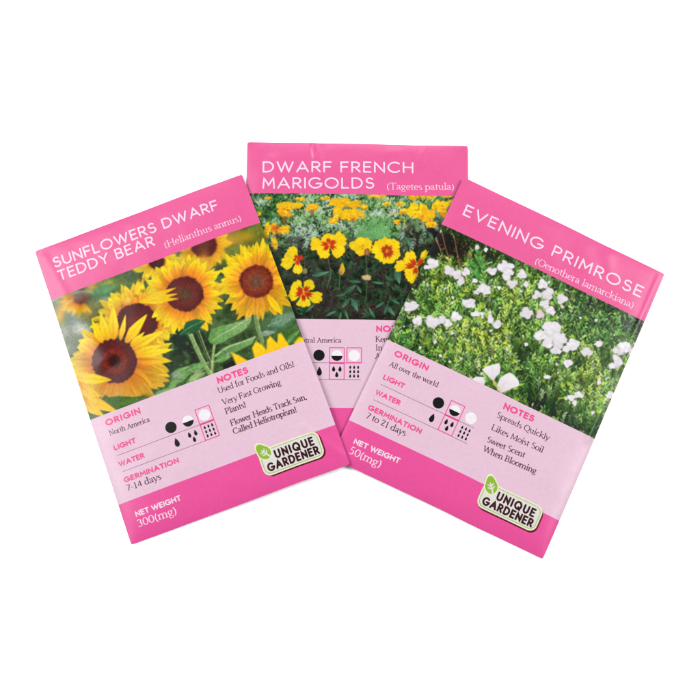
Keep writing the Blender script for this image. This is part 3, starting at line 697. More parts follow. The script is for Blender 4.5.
def paint_marigolds():
    cv = Canvas(244, 188, 478, 328, (60, 56, 54)); R = np.random.RandomState(8)
    top = fbm(cv.X / 7, cv.Y / 5, 31, 3); mixfield(cv, [(52, 48, 46), (62, 62, 56), (66, 60, 56), (56, 50, 50), (70, 68, 62)], 10, 33)
    C = np.array([(70, 110, 74), (110, 150, 110), (150, 184, 140), (186, 206, 180), (122, 160, 104), (84, 120, 84)]) / 255
    f = np.clip((top - .25) / .5, 0, 1); tc = np.stack([np.interp(f, np.linspace(0, 1, 6), C[:, k]) for k in range(3)], -1)
    m = (1 - smooth(226, 252, cv.Y + 8 * fbm(cv.X / 12, cv.Y / 30, 35, 2) + np.clip(cv.X - 395, 0, 60) * .55))[..., None]
    cv.img = cv.img * (1 - m) + tc * m
    S = cv.soft
    S(300, 205, 14, (196, 216, 190), .7, ry=8); S(325, 212, 12, (178, 206, 160), .6, ry=8); S(312, 228, 16, (160, 184, 168), .7, ry=7); S(345, 228, 16, (130, 158, 138), .6, ry=8)
    S(262, 210, 10, (72, 110, 74), .8, ry=9); S(256, 200, 6, (60, 90, 50), .7); S(340, 198, 14, (208, 214, 200), .7, ry=3); S(378, 214, 5, (216, 224, 230), .9, ry=4)
    S(392, 212, 16, (170, 192, 182), .6, ry=4); S(377, 228, 18, (110, 152, 104), .7, ry=9); S(402, 204, 14, (150, 186, 140), .6, ry=6)
    S(272, 246, 9, (76, 90, 80), .8, ry=8); S(290, 244, 10, (84, 100, 92), .6, ry=7); S(425, 234, 24, (50, 46, 44), .9, ry=9, p=4); S(440, 246, 16, (42, 40, 40), .9, ry=14)
    cv.blur(1.0)
    # feathery foliage
    def feather(x, y, L, a, col, n=5, w_=1.0, al=.9):
        c, s = math.cos(math.radians(a)), math.sin(math.radians(a)); cv.line([(x, y), (x + c * L, y + s * L)], .6, col, al)
        for k in range(n):
            t = (k + .6) / n
            for sg in (-1, 1):
                cv.petal(x + c * L * t, y + s * L * t, a + sg * R.uniform(32, 50), 0, L * (.50 - .28 * t), w_, [col, tuple(np.array(col) * 1.12)], rib=.06, alpha=al)
    for k in range(120):
        x = R.uniform(248, 440); y = R.uniform(200, 246); b = R.uniform(.75, 1.25)
        base = np.array([(120, 158, 124), (150, 182, 160), (100, 146, 90), (170, 196, 182)][R.randint(4)]) * b
        feather(x, y, R.uniform(7, 15), R.uniform(0, 360), tuple(np.clip(base, 0, 235)), 4, R.uniform(.5, 1.0), .75)
    for k in range(26): feather(R.uniform(250, 285), R.uniform(197, 232), R.uniform(6, 11), R.uniform(0, 360), tuple(np.array((70, 116, 76)) * R.uniform(.7, 1.3)), 4, 1.1, .9)
    for a in range(-175, 0, 16): feather(378, 238, 20, a, (104, 156, 96), 6, .8, .8)
    for k in range(110):
        x = R.uniform(262, 460); y = R.uniform(250, 318); b = R.uniform(.5, 1.0)
        feather(x, y, R.uniform(6, 13), R.uniform(0, 360), tuple(np.array((66, 96, 68)) * b), 3, R.uniform(.6, 1.3), .62)
    for k in range(30): 
        x = R.uniform(300, 450); y = R.uniform(236, 300); cv.line([(x, y), (x + R.uniform(-5, 5), y + R.uniform(8, 24))], .6, (92, 104, 84), .6)
    S(330, 262, 14, (62, 58, 54), .6, ry=6); S(365, 285, 16, (58, 52, 50), .6, ry=12); S(300, 314, 20, (44, 40, 38), .5, ry=5); S(360, 317, 50, (46, 40, 38), .55, ry=4, p=4)
    cv.blur(.45)
    # crisp fine foliage: pale and sunlit at the back, sparse and dark in front
    cf = np.clip((fbm(cv.X / 6.5, cv.Y / 4.5, 52, 3) - .30) / .38, 0, 1)
    for k in range(6200):
        x = R.uniform(246, 476); y = R.uniform(192, 262)
        q_ = cf[min(cv.h - 1, int((y - cv.y0) * 4)), min(cv.w - 1, int((x - cv.x0) * 4))]
        d = np.clip((y - 226 + 8 * math.sin(x * .11) + max(0, x - 395) * .6) / 24, 0, 1)
        if R.rand() < d * .86: continue
        c = np.array([(206, 222, 196), (150, 186, 130), (92, 138, 84), (46, 70, 48), (172, 200, 190), (120, 168, 92), (70, 104, 70)][R.choice(7, p=[.13, .17, .2, .17, .1, .12, .11])]) * R.uniform(.8, 1.1) * (.42 + .78 * q_) * (1 - .35 * d) * np.array([.98, 1.06, .86])
        if x < 285 and y < 230: c = c * np.array([.75, .85, .7])
        a = R.uniform(-160, -20); cv.petal(x, y, a, 0, R.uniform(2.0, 6.5), R.uniform(.35, .85), [tuple(c * .85), tuple(np.minimum(c * 1.1, 238))], rib=.05, bend=R.uniform(-.3, .3), alpha=.85)
    for k in range(1500):
        x = R.uniform(262, 470); y = R.uniform(246, 320)
        c = np.array([(58, 88, 62), (82, 118, 86), (36, 42, 36), (96, 104, 84), (40, 64, 46), (84, 74, 66)][R.randint(6)]) * R.uniform(.6, 1.1)
        cv.petal(x, y, R.uniform(0, 360), 0, R.uniform(2, 7), R.uniform(.3, .9), [tuple(c * .8), tuple(c)], rib=.05, bend=R.uniform(-.3, .3), alpha=.7)
    for k in range(150):
        x = R.uniform(262, 466); y = R.uniform(252, 320); a0 = R.uniform(-160, -20); b_ = R.uniform(.45, 1.05)
        for j in range(R.randint(3, 7)):
            a = a0 + (j - 2.5) * 32 + R.uniform(-8, 8); L = R.uniform(4, 9)
            cv.petal(x, y, a, 0, L, L * R.uniform(.14, .24), [tuple(np.array((36, 56, 42)) * b_), tuple(np.array((66, 98, 72)) * b_), tuple(np.array((90, 122, 94)) * b_)], rib=.14, bend=R.uniform(-.2, .2), alpha=.9)
    for (px_, py_, r_) in ((318, 212, 9), (330, 206, 7), (376, 214, 4), (300, 226, 8), (262, 204, 5), (352, 198, 6), (394, 212, 8), (340, 226, 7), (308, 236, 7)):
        for k in range(26):
            x = px_ + R.normal() * r_ * .6; y = py_ + R.normal() * r_ * .4
            cv.petal(x, y, R.uniform(-180, 0), 0, R.uniform(2, 6), R.uniform(.4, 1.0), [(176, 200, 180), (224, 234, 222)], rib=.05, bend=R.uniform(-.3, .3), alpha=.6)
    for a in range(-178, 0, 13): feather(376, 239, R.uniform(16, 24), a, tuple(np.array((106, 160, 98)) * R.uniform(.8, 1.15)), 6, .6, .8)
    # dark glossy leaflets with paler faces
    G = [(42, 72, 54), (66, 104, 80), (92, 134, 108)]
    for (x0, y0, x1, y1, w_) in ((343, 294, 357, 286, 3.2), (350, 298, 342, 308, 2.6), (351, 298, 359, 311, 3.0), (357, 285, 361, 294, 2.0), (348, 281, 361, 282, 2.2), (336, 296, 346, 295, 1.4),
            (312, 276, 330, 273, 2.4), (341, 312, 340, 320, 1.6), (345, 310, 348, 320, 1.8), (326, 316, 336, 311, 1.8), (386, 306, 396, 315, 2.6), (388, 304, 384, 314, 2.0), (384, 302, 376, 308, 1.8), (392, 300, 400, 304, 1.6),
            (396, 266, 400, 284, 4.0), (392, 236, 402, 246, 2.4), (404, 236, 412, 246, 2.6), (428, 232, 434, 240, 2.2), (372, 282, 384, 284, 1.6), (306, 312, 314, 304, 1.8), (375, 318, 368, 308, 1.6), (438, 250, 432, 262, 2)):
        b = R.uniform(.8, 1.15); leaf(cv, x0, y0, x1, y1, w_, [tuple(np.array(g) * b) for g in G], vein=(120, 156, 130), va=.5, bend=R.uniform(-.12, .12), seed=x0)
    cv.line([(340, 272), (339, 290)], 1.0, (84, 112, 70)); cv.line([(367, 280), (366, 300)], .8, (84, 104, 72)); cv.line([(366, 256), (367, 274)], .8, (90, 100, 76)); cv.line([(328, 258), (331, 274), (327, 288)], .8, (92, 112, 84), .8)
    # far flowers along the top
    Yc = (246, 190, 34)
    def flat(x, y, w_, h_, rot=0, col=Yc, seed=1, red=None):
        Rr = np.random.RandomState(seed); w_ *= 1.08; h_ *= 1.18; col = tuple(np.minimum(np.array(col) * np.array([1.01, 1.07, 1.1]), 254))
        for k in range(14):
            cv.ell(x + Rr.uniform(-.75, .75) * w_, y + Rr.uniform(-.6, .6) * h_, w_ * Rr.uniform(.22, .38), h_ * Rr.uniform(.4, .7), rot + Rr.uniform(-20, 20), tuple(np.array(col) * Rr.uniform(.86, 1.03)), wob=.3, seed=k, shade=tuple(np.array(col) * np.array([.97, .88, .7])))
        for k in range(9): cv.soft(x + Rr.uniform(-.8, .8) * w_, y + Rr.uniform(-.7, .6) * h_, 1.2, (252, 226, 70), .7, ry=.7)
        for k in range(7): cv.soft(x + Rr.uniform(-.7, .7) * w_, y + Rr.uniform(-.2, .8) * h_, 1.0, red or (216, 122, 30), .75, ry=.6)
    flat(289, 206, 15, 3.2, 2, seed=2); flat(284, 213, 6.5, 4.2, seed=3, col=(240, 164, 30)); cv.petal(285, 216, 95, 0, 8, 2.4, [(150, 96, 60), (120, 90, 60)])
    flat(312, 207, 5.5, 3, seed=4, col=(240, 176, 40)); cv.petal(312, 209, 92, 0, 7, 2.0, [(176, 120, 80), (130, 110, 80)]); cv.petal(304, 209, 92, 0, 7, 1.4, [(150, 120, 100), (130, 130, 100)])
    flat(347, 203, 16, 3.6, 3, seed=5, col=(244, 184, 36)); flat(346, 213, 12, 5.5, 5, seed=6); flat(358, 215, 6, 2.6, 15, seed=7, col=(244, 180, 36)); flat(336, 217, 5, 3, 0, seed=17, col=(240, 200, 60))
    cv.petal(340, 217, 100, 0, 5, 1.6, [(170, 110, 60), (130, 90, 60)]); S(353, 220, 2.4, (150, 84, 56), .8)
    flat(268, 198, 3, 1, seed=8); flat(377, 196.5, 8, 1.6, seed=9, col=(236, 190, 50)); flat(414, 197, 5, 2.4, seed=10, col=(236, 170, 40)); flat(400, 204, 4, 2, seed=12, col=(220, 180, 70)); flat(429, 197, 8, 2, seed=13, col=(210, 180, 70)); flat(447, 196, 5, 1.4, seed=15)
    for (x, y, w_, h_) in ((300, 199, 5, 1.6), (258, 214, 3, 2), (386, 204, 4, 1.6), (404, 211, 4, 2.2), (454, 214, 4, 3), (333, 221, 4, 2.4), (325, 198, 5, 1.4), (364, 207, 4, 2), (452, 203, 5, 3), (431, 224, 5, 3), (397, 222, 3, 2)): flat(x, y, w_, h_, 0, seed=int(x), col=(240, 190, 50))
    flat(418, 211, 9, 6, 10, seed=11, col=(250, 206, 34), red=(196, 84, 34)); flat(426, 216, 9, 5.6, 0, seed=14, col=(246, 180, 40), red=(206, 90, 40)); flat(440, 206, 9, 4.6, 0, seed=16, col=(248, 200, 36), red=(210, 90, 40)); flat(443, 213, 4, 4, 0, seed=20, col=(240, 160, 40))
    cv.line([(391, 215), (398, 212), (404, 218), (405, 226)], 1.3, (206, 170, 70), .8)
    # flowers
    flat(271, 228, 6, 5, 0, seed=21, col=(248, 196, 34)); flat(283, 230, 6, 4, 20, seed=22, col=(246, 184, 34)); S(275, 228, 4, (200, 70, 30), .9, ry=3); flat(266, 234, 3, 4, 0, seed=23, col=(238, 176, 40)); flat(274, 243, 3, 5, -20, seed=24, col=(226, 180, 60)); cv.soft(278, 236, 3, (92, 50, 30), .8)
    marigold(cv, 329, 244, [(180, 19, 6.2, .42), (262, 10.5, 8, .6), (338, 18, 7.5, .42), (40, 18, 6.8, .45), (125, 15.5, 7.5, .5)], seed=1)
    cv.petal(296, 261, 215, 0, 13, 6, [(240, 196, 60), (246, 214, 50), (240, 214, 60)], pk=.75, sharp=.5)
    marigold(cv, 297.5, 259, [(240, 14, 5.5, .35), (160, 17, 6.6, .25), (88, 15, 4.8, .45)], seed=2, col=(244, 214, 50)); cv.ell(300.5, 258, 3.2, 2.8, -30, (196, 70, 46), shade=(150, 50, 40))
    marigold(cv, 303.5, 293, [(225, 15, 6.6, .58), (305, 14.5, 6.4, .6), (18, 19.5, 6.2, .5), (90, 14.5, 7, .58), (168, 15.5, 5.6, .55)], seed=3, col=(242, 216, 30), mark=(186, 54, 26))
    cv.petal(361, 249, 205, 0, 13, 4.5, [Yc, (250, 210, 40)], pk=.7, sharp=.6)
    marigold(cv, 362, 247, [(255, 10, 5.5, 0), (325, 11, 5, 0), (100, 9, 6, 0), (185, 11, 5, 0), (30, 10, 5, 0)], seed=4, ctr=(240, 190, 40)); cv.ell(367, 252, 2.8, 3.6, 10, (176, 120, 76), shade=(120, 80, 60))
    marigold(cv, 387, 250.5, [(215, 15, 5.8, .42), (262, 13, 6.4, .48), (322, 14.5, 6, .45), (20, 14, 5.4, .55), (62, 13.5, 6, .6), (105, 13.5, 5.8, .6), (150, 13.5, 5.6, .4), (185, 16, 4, .4)], seed=5, mark=(176, 62, 34), ctr=(216, 130, 70))
    marigold(cv, 416.5, 266.5, [(235, 17, 6.6, .55), (182, 22, 5.6, .55), (312, 19.5, 5.2, .6), (105, 17, 7.6, .48), (140, 14, 5, .0)], seed=6, mark=(184, 62, 30), ctr=(180, 170, 80))
    cv.petal(342, 275, -88, 0, 12.5, 3.0, [(200, 150, 80), (226, 180, 60), (240, 200, 50)], pk=.4); cv.petal(341, 275, -110, 0, 6, 1.6, [(170, 120, 90), (190, 140, 90)])
    cv.ell(367, 277.5, 4, 2.8, 0, (206, 186, 130), wob=.3, shade=(170, 150, 90)); cv.soft(363, 277, 1.6, (214, 190, 160)); cv.ell(305, 271, 2.6, 3, 0, (150, 128, 90), shade=(110, 100, 76)); S(427, 268, 1.6, (230, 226, 232), .9)
    cv.blur(.28)
    g = fbm(cv.X * 1.1, cv.Y * 1.1, 91, 2) - .5
    cv.img = np.clip(cv.img * (1 + .14 * g)[..., None] * .97 + .034, 0, .97)
    return cv

WHITE = [ # x, y, rx, ry, rot of the pale flowers
 (433, 263, 6, 6, 0), (427, 267, 3, 2.6, 0), (449, 270, 5.6, 5, 20), (457, 274, 6, 5, 0), (466, 272, 4.6, 4.6, 0), (461, 281, 4, 4.4, 0), (475, 281, 3.2, 2.6, 0), (477, 292, 3, 4, 60),
 (469, 303, 7.4, 4.8, 8), (411, 306.5, 8.6, 5, -12), (417.5, 320.5, 5.4, 4.8, -20), (433, 321.5, 8, 6.4, 0), (442, 320, 4, 4, 0), (448, 323, 4.8, 4.2, 0), (456, 316.5, 6.2, 5.4, 30), (475, 314, 4.2, 3, 0), (482, 314, 2, 2, 0), (490, 318, 3, 5, 20),
 (477, 247, 2.4, 2.4, 0), (486, 249.5, 2.2, 2.4, 0), (492, 271, 5.6, 4.2, 0), (504, 267, 7.6, 5.4, 20), (509, 272, 5.5, 4.5, 0), (511, 266, 3.6, 3, 0), (506, 277, 4, 4, 0), (522, 274.5, 5.6, 4.8, 0), (512, 284, 6.6, 4.4, -15), (526, 284, 2.8, 3.2, 0), (484, 289.5, 7.8, 5.6, 10), (499, 288, 2, 2, 0),
 (543, 284, 5.4, 6, 0), (548, 294, 6.4, 7, 0), (537, 295, 5.4, 4.4, 0), (545, 304, 5.4, 5, 0), (551, 311, 5.4, 5, 0), (540, 314, 5.4, 4.8, 0), (526, 313, 7.2, 5.6, 0), (562, 299, 6, 5.6, 10),
 (552, 330, 9, 10.5, 25), (541, 336, 7.5, 5.5, 20), (558, 340, 9, 9, 0), (548, 343, 6, 6, 0), (556, 350, 6.4, 4.4, 20), (497, 324, 5.6, 4.4, 10), (491, 320, 3, 4, 0), (526, 344.4, 2.4, 2, 0),
 (573, 345, 7.4, 6, 0), (567, 349, 4, 4, 0), (587, 352, 6.6, 4.8, 25), (568, 363, 5, 5, 0), (547, 377, 4, 1.8, 0), (571, 398, 4.4, 3.6, 0), (579, 395, 5, 3.4, 20), (575, 403, 2.6, 3, 0), (598, 344, 4, 3.6, 0),
 (620, 350, 8, 5, 0), (617, 361, 5.4, 8, 10), (625, 347, 8, 6, 0), (612, 366, 3.6, 3.6, 0), (611, 395, 5, 4.4, -30), (599, 382, 2, 3, 0), (593, 413, 1.8, 1.8, 0), (633, 352, 4, 4, 0), (528, 256, 0.1, .1, 0)]
def paint_primroses():
    cv = Canvas(378, 214, 652, 444, (60, 80, 40)); R = np.random.RandomState(12)
    X, Y = cv.X, cv.Y
    def g(cx, cy, rx, ry=None, rot=0):
        ry = ry or rx; c, s = math.cos(math.radians(rot)), math.sin(math.radians(rot)); dx = X - cx; dy = Y - cy
        return np.exp(-(((dx * c + dy * s) / rx) ** 2 + ((-dx * s + dy * c) / ry) ** 2))
    # brightness and yellowness of the planting
    br = .62 + .26 * g(445, 300, 30, 26) + .42 * g(482, 345, 34, 22, 20) + .25 * g(520, 300, 30) + .3 * g(592, 385, 24, 34, 25) + .22 * g(545, 365, 18) + .2 * g(600, 325, 18) + .18 * g(440, 345, 20)
    dk = .95 * g(455, 246, 36, 15, 22) + .85 * g(428, 246, 16, 14) + .9 * g(410, 292, 7, 30, 30) + .5 * g(466, 285, 7, 7) + .65 * g(540, 396, 22, 26, 20) + .6 * g(520, 352, 9, 26, 0) + .75 * g(598, 300, 34, 20, 22) + .75 * g(634, 322, 12, 14) + .6 * g(570, 420, 26, 12, 22) \
        + .5 * g(430, 345, 10, 8) + .4 * g(500, 338, 5, 9) + .6 * g(390, 326, 5, 14, 25) + .55 * g(508, 262, 20, 6, 24) + .4 * g(448, 372, 22, 7, 24) + .45 * g(545, 278, 8, 14) + .4 * g(604, 330, 20, 10) + .5 * g(622, 405, 6, 20, 25)
    ye = .25 + .6 * g(455, 285, 24, 16) + .75 * g(484, 345, 28, 22) + .5 * g(590, 380, 22, 26) + .3 * g(515, 300, 26) + .3 * g(562, 358, 14) + .3 * g(440, 335, 16)
    b = np.clip(br * 1.12 + .10 - dk * .62, .10, 1.25)
    brown = (g(445, 246, 40, 16, 22) + g(410, 292, 8, 26, 30)).clip(0, 1)
    base = b[..., None] * (np.array([70, 108, 50]) / 255) * .60 + .055 + brown[..., None] * np.array([.06, .01, .02])
    n = fbm(X / 2.2, Y / 2.2, 44, 3)
    cv.img = np.clip(base * (.55 + .9 * n)[..., None], 0, 1)
    clump = np.clip((fbm(X / 5.5, Y / 5.5, 47, 3) - .28) / .42, 0, 1)
    px = np.stack([R.uniform(380, 650, 12000), R.uniform(216, 442, 12000)], 1)
    bi = lambda A, x, y: A[min(cv.h - 1, max(0, int((y - cv.y0) * cv.S))), min(cv.w - 1, max(0, int((x - cv.x0) * cv.S)))]
    for i, (x, y) in enumerate(px):
        bb = bi(b, x, y); yy = bi(ye, x, y); bw = bi(brown, x, y)
        cl = bi(clump, x, y); bb = bb * (.42 + 1.15 * cl)
        if bw > .55 and R.rand() > .10 + (1 - bw): continue
        if R.rand() > min(1, bb * 1.2 + .10): continue
        yy = np.clip(yy + R.uniform(-.35, .25), 0, 1)
        c = np.array([74, 138, 66]) * (1 - yy) + np.array([188, 204, 74]) * yy
        k = np.clip(bb, .36, 1.1) * R.choice([.30, .62, .95, 1.2, 1.5], p=[.22, .18, .25, .21, .14]); c = c * k
        if R.rand() < .13 * bb: c = np.array([204, 222, 178]) * R.uniform(.75, 1.05)
        if R.rand() < .02: c = np.array([196, 150, 90]) * R.uniform(.7, 1.0)
        a = R.uniform(-150, -30) if R.rand() < .7 else R.uniform(0, 360)
        L = R.uniform(1.8, 5.6); cv.petal(x, y, a, 0, L, R.uniform(.35, .85), [tuple(c * .8), tuple(c), tuple(np.minimum(c * 1.15, 245))], rib=.05, bend=R.uniform(-.2, .2), alpha=.92)
    for k in range(60):
        x = R.uniform(395, 640); y = R.uniform(262, 425); cv.soft(x, y, R.uniform(1.5, 3.5), (34, 52, 30), R.uniform(.3, .7), ry=R.uniform(1.5, 3))
    for k in range(300):
        x = R.uniform(395, 640); y = R.uniform(262, 425); L = R.uniform(3, 8); a = math.radians(R.uniform(-120, -60))
        cv.line([(x, y), (x + L * math.cos(a), y + L * math.sin(a))], .45, [(206, 216, 170), (150, 186, 90), (120, 160, 110)][R.randint(3)], .7)
    # upright leafy shoots, back to front
    sp = sorted([(R.uniform(262, 436), R.uniform(392, 642)) for _ in range(760)])
    for (y, x) in sp:
        big_ = R.uniform(1.0, 1.75)
        bb = bi(b, x, y - 6 if y > 222 else y); yy = bi(ye, x, y)
        if R.rand() > min(1, bb * 1.1 + .12): continue
        L = R.uniform(9, 15) * big_ ** .5; a = math.radians(-90 + R.uniform(-26, 26)); c_, s_ = math.cos(a), math.sin(a)
        yy = np.clip(yy + R.uniform(-.3, .3), 0, 1)
        c = (np.array([98, 160, 84]) * (1 - yy) + np.array([186, 210, 88]) * yy) * np.clip(bb + .18, .5, 1.12) * R.uniform(.7, 1.2)
        if R.rand() < .16: c = np.array([176, 206, 150]) * R.uniform(.8, 1)
        cv.soft(x + c_ * L * .35, y + s_ * L * .35, 3.2, (28, 44, 26), .55, ry=L * .45, p=3)
        cv.line([(x, y), (x + c_ * L, y + s_ * L)], .6, tuple(c * .8), .8)
        n_ = R.randint(6, 10)
        for j in range(n_):
            t = (j + .5) / n_; sg = 1 if j % 2 else -1; ll = R.uniform(2.4, 4.2) * (1.2 - .5 * t) * big_
            cc = c * (.55 + .6 * t) * R.uniform(.85, 1.15)
            cv.petal(x + c_ * L * t, y + s_ * L * t, math.degrees(a) + sg * R.uniform(25, 60), 0, ll, R.uniform(.45, .75) * big_ ** .6, [tuple(cc * .8), tuple(np.minimum(cc * 1.15, 250))], rib=.08, bend=-sg * .15, alpha=.95)
    # little rosettes of bright tips
    for k in range(170):
        x = R.uniform(395, 630); y = R.uniform(262, 420); bb = bi(b, x, y); yy = bi(ye, x, y)
        if bb < .55 or R.rand() > bb: continue
        c = (np.array([120, 176, 60]) * (1 - yy) + np.array([214, 214, 70]) * yy) * R.uniform(.85, 1.1)
        for j in range(7): cv.petal(x, y, R.uniform(-190, 10), 0, R.uniform(2, 5), .55, [tuple(c * .75), tuple(c)], rib=.0)
    # dry stems on the dark earth, green spears
    for pts in ([(431, 228), (437, 240), (443, 258)], [(441, 228), (445, 246), (450, 262)], [(454, 236), (457, 252), (460, 268)], [(434, 236), (441, 250)], [(470, 246), (472, 262)]):
        cv.line(pts, .8, (134, 106, 76), .85)
    for k in range(40):
        x = R.uniform(428, 480); y = R.uniform(228, 262); cv.soft(x, y, R.uniform(.5, 1.0), (136, 116, 90), .6)
    for k in range(34):
        x = R.uniform(470, 486); y = R.uniform(252, 282); a = R.uniform(-140, -110); cv.petal(x, y, a, 0, R.uniform(6, 11), .9, [(40, 92, 44), (74, 140, 66), (96, 160, 84)])
    for k in range(420):
        x = R.uniform(572, 642); y = R.uniform(294, 345); a = R.uniform(-180, 20); c = np.array([78, 120, 62]) * R.choice([.35, .7, 1.0, 1.5]); cv.petal(x, y, a, 0, R.uniform(2.5, 8), R.uniform(.4, 1.0), [tuple(c * .7), tuple(c)], bend=R.uniform(-.3, .3))
    for k in range(26):
        x = R.uniform(520, 600); y = R.uniform(280, 330); cv.line([(x, y), (x + R.uniform(-3, 3), y + R.uniform(5, 12))], .6, (170, 190, 130), .7)
    cv.blur(.22)
    cv.img = np.clip((cv.img - .16) * 1.20 * np.array([1.05, 1.02, .98]) + .215, .03, .90)
    # white flowers
    for i, (x, y, rx, ry, rot) in enumerate(WHITE):
        if rx < 1: continue
        rx *= .93; ry *= .93
        big = rx > 4
        cv.soft(x + .5, y + 1.0, rx * 1.0, (50, 70, 36), .35, ry=ry * 1.05, rot=rot, p=6)
        t = R.uniform(.95, 1.02); wc = np.array([246, 243, 246]) * t; sh = np.array([229, 221, 229]) * t
        if (x, y) == (540, 314): wc = np.array([232, 214, 212]); sh = np.array([214, 186, 186])
        if big:
            n_ = 3 if rx < 6.5 else 4
            a0 = R.uniform(0, 360)
            for j in range(n_):
                a = math.radians(a0 + j * 360 / n_ + R.uniform(-20, 20)); ox, oy = math.cos(a) * rx * .46, math.sin(a) * ry * .46
                cv.soft(x + ox * .5, y + oy * .5, rx * .6, (196, 190, 190), .40, ry=ry * .6)
                cv.ell(x + ox, y + oy, rx * .60, ry * .62, rot + R.uniform(-40, 40), tuple(np.clip(wc * R.uniform(.965, 1.02), 0, 252)), wob=.26, seed=i * 5 + j, shade=tuple(sh))
            cv.ell(x, y, rx * .5, ry * .45, rot, tuple(np.clip(wc * .985, 0, 252)), wob=.2, seed=i, edge=1.5)
            for j in range(3):
                a = math.radians(R.uniform(0, 360)); cv.line([(x, y), (x + math.cos(a) * rx * .8, y + math.sin(a) * ry * .8)], .5, (214, 198, 212), .6)
            cv.soft(x + R.uniform(-.3, .3) * rx, y + R.uniform(0, .5) * ry, rx * .35, (222, 206, 220), .55, ry=ry * .3)
            if R.rand() < .45: cv.petal(x + R.uniform(-2, 2), y + ry * .8, 90 + R.uniform(-20, 20), 0, 4.5, 1.2, [(226, 220, 170), (170, 186, 90)])
        else:
            cv.ell(x, y, rx, ry, rot, tuple(np.clip(wc * .97, 0, 250)), wob=.35, seed=i, shade=tuple(sh))
    for k in range(46):
        x = R.uniform(404, 632); y = R.uniform(266, 400); r_ = R.uniform(.7, 1.8)
        if bi(b, x, y) > .45: cv.ell(x, y, r_, r_ * R.uniform(.7, 1.2), R.uniform(0, 90), (232, 228, 228), wob=.4, seed=k, shade=(212, 204, 206))
    # three fuller blooms near the lower edge
    def bloom(pts, g0, g1):
        cv.poly(pts, (243, 239, 241), grad=(g0, g1, (226, 214, 219)), edge=.7)
    cv.soft(498, 388, 12, (60, 84, 40), .6, ry=8, p=4)
    bloom([(482, 369.5), (486, 366.5), (492, 365), (499, 363), (500.5, 367), (500, 373), (496, 377), (493.5, 381), (489, 377), (485, 373)], (490, 366), (494, 381))
    bloom([(497, 385), (500, 378), (506, 374), (510, 372.5), (514, 375), (519, 381), (519, 386), (513, 388), (507, 391), (501, 393), (497, 390)], (510, 375), (500, 392))
    bloom([(472, 379), (476, 376.5), (484, 377), (485, 382), (483, 388), (476, 385)], (478, 376), (482, 388))
    cv.petal(493, 380, 62, 0, 10, 1.8, [(214, 206, 140), (180, 186, 90)]); cv.petal(501, 392, -120, 0, 8, 1.6, [(220, 210, 150), (236, 226, 200)])
    cv.line([(492, 367), (493, 378)], .5, (216, 204, 210), .8); cv.line([(509, 375), (502, 388)], .5, (214, 200, 208), .8)
    cv.blur(.27)
    gn = fbm(X * 1.1, Y * 1.1, 92, 2) - .5
    pale = np.clip((cv.img[..., 2] - .55) / .2, 0, 1)
    cv.img = np.clip(cv.img * (1 + .18 * gn * (1 - .8 * pale))[..., None] * .97 + .02, 0, 1)
    return cv

# ------------------------------------------------------------------ shared print layout (measured on the sunflower packet)
CAPMM = .372
def shared(o, pk, headings, chart, weight, box, marks, dx=0, dy=0, do_left=True):
    """o: mapping of sunflower sheet points to packet millimetres, reused on every packet"""

def mmS(x, y): return SUN.mm(x, y)

class PtPk:
    """lets the lettering functions take packet millimetres directly"""
    def __init__(self, pk): self.pk = pk
    def mm(self, x, y): return np.array([x, y])
    def P(self, *a): return self.pk.P(*a)

def inkmm(pk, lift): return Ink(PtPk(pk), lift)
LIFT1, LIFT2, LIFT3, LIFT4, LIFT5 = 2.6e-5, 4.6e-5, 6.8e-5, 9.0e-5, 11.5e-5

# key points in packet millimetres
K = {k: mmS(*p) for k, p in dict(
    origin0=(106.4, 426.2), origin1=(141.2, 413.5), light0=(114.7, 450.6), light1=(136.4, 442.7), water0=(119.4, 466.8), water1=(145.0, 457.8),
    germ0=(124.6, 482.6), germ1=(179.6, 462.7), net0=(136.2, 516.9), net1=(181.6, 500.5), l1a=(117, 454.8), l1b=(212.6, 420.9), l2a=(122.3, 471.6), l2b=(217.3, 436.5),
    c1=(170.6, 426.3), c2=(187.6, 420.0), c3=(204.2, 414.3), d1=(176.4, 443.0), d2=(192.6, 436.4), d3=(208.6, 430.6)).items()}

def parallel(p):    # print is square with the packet: share one baseline height
    a, b = K[p + '0'], K[p + '1']; y = (a[1] + b[1]) / 2; return (a[0], y), (b[0], y)

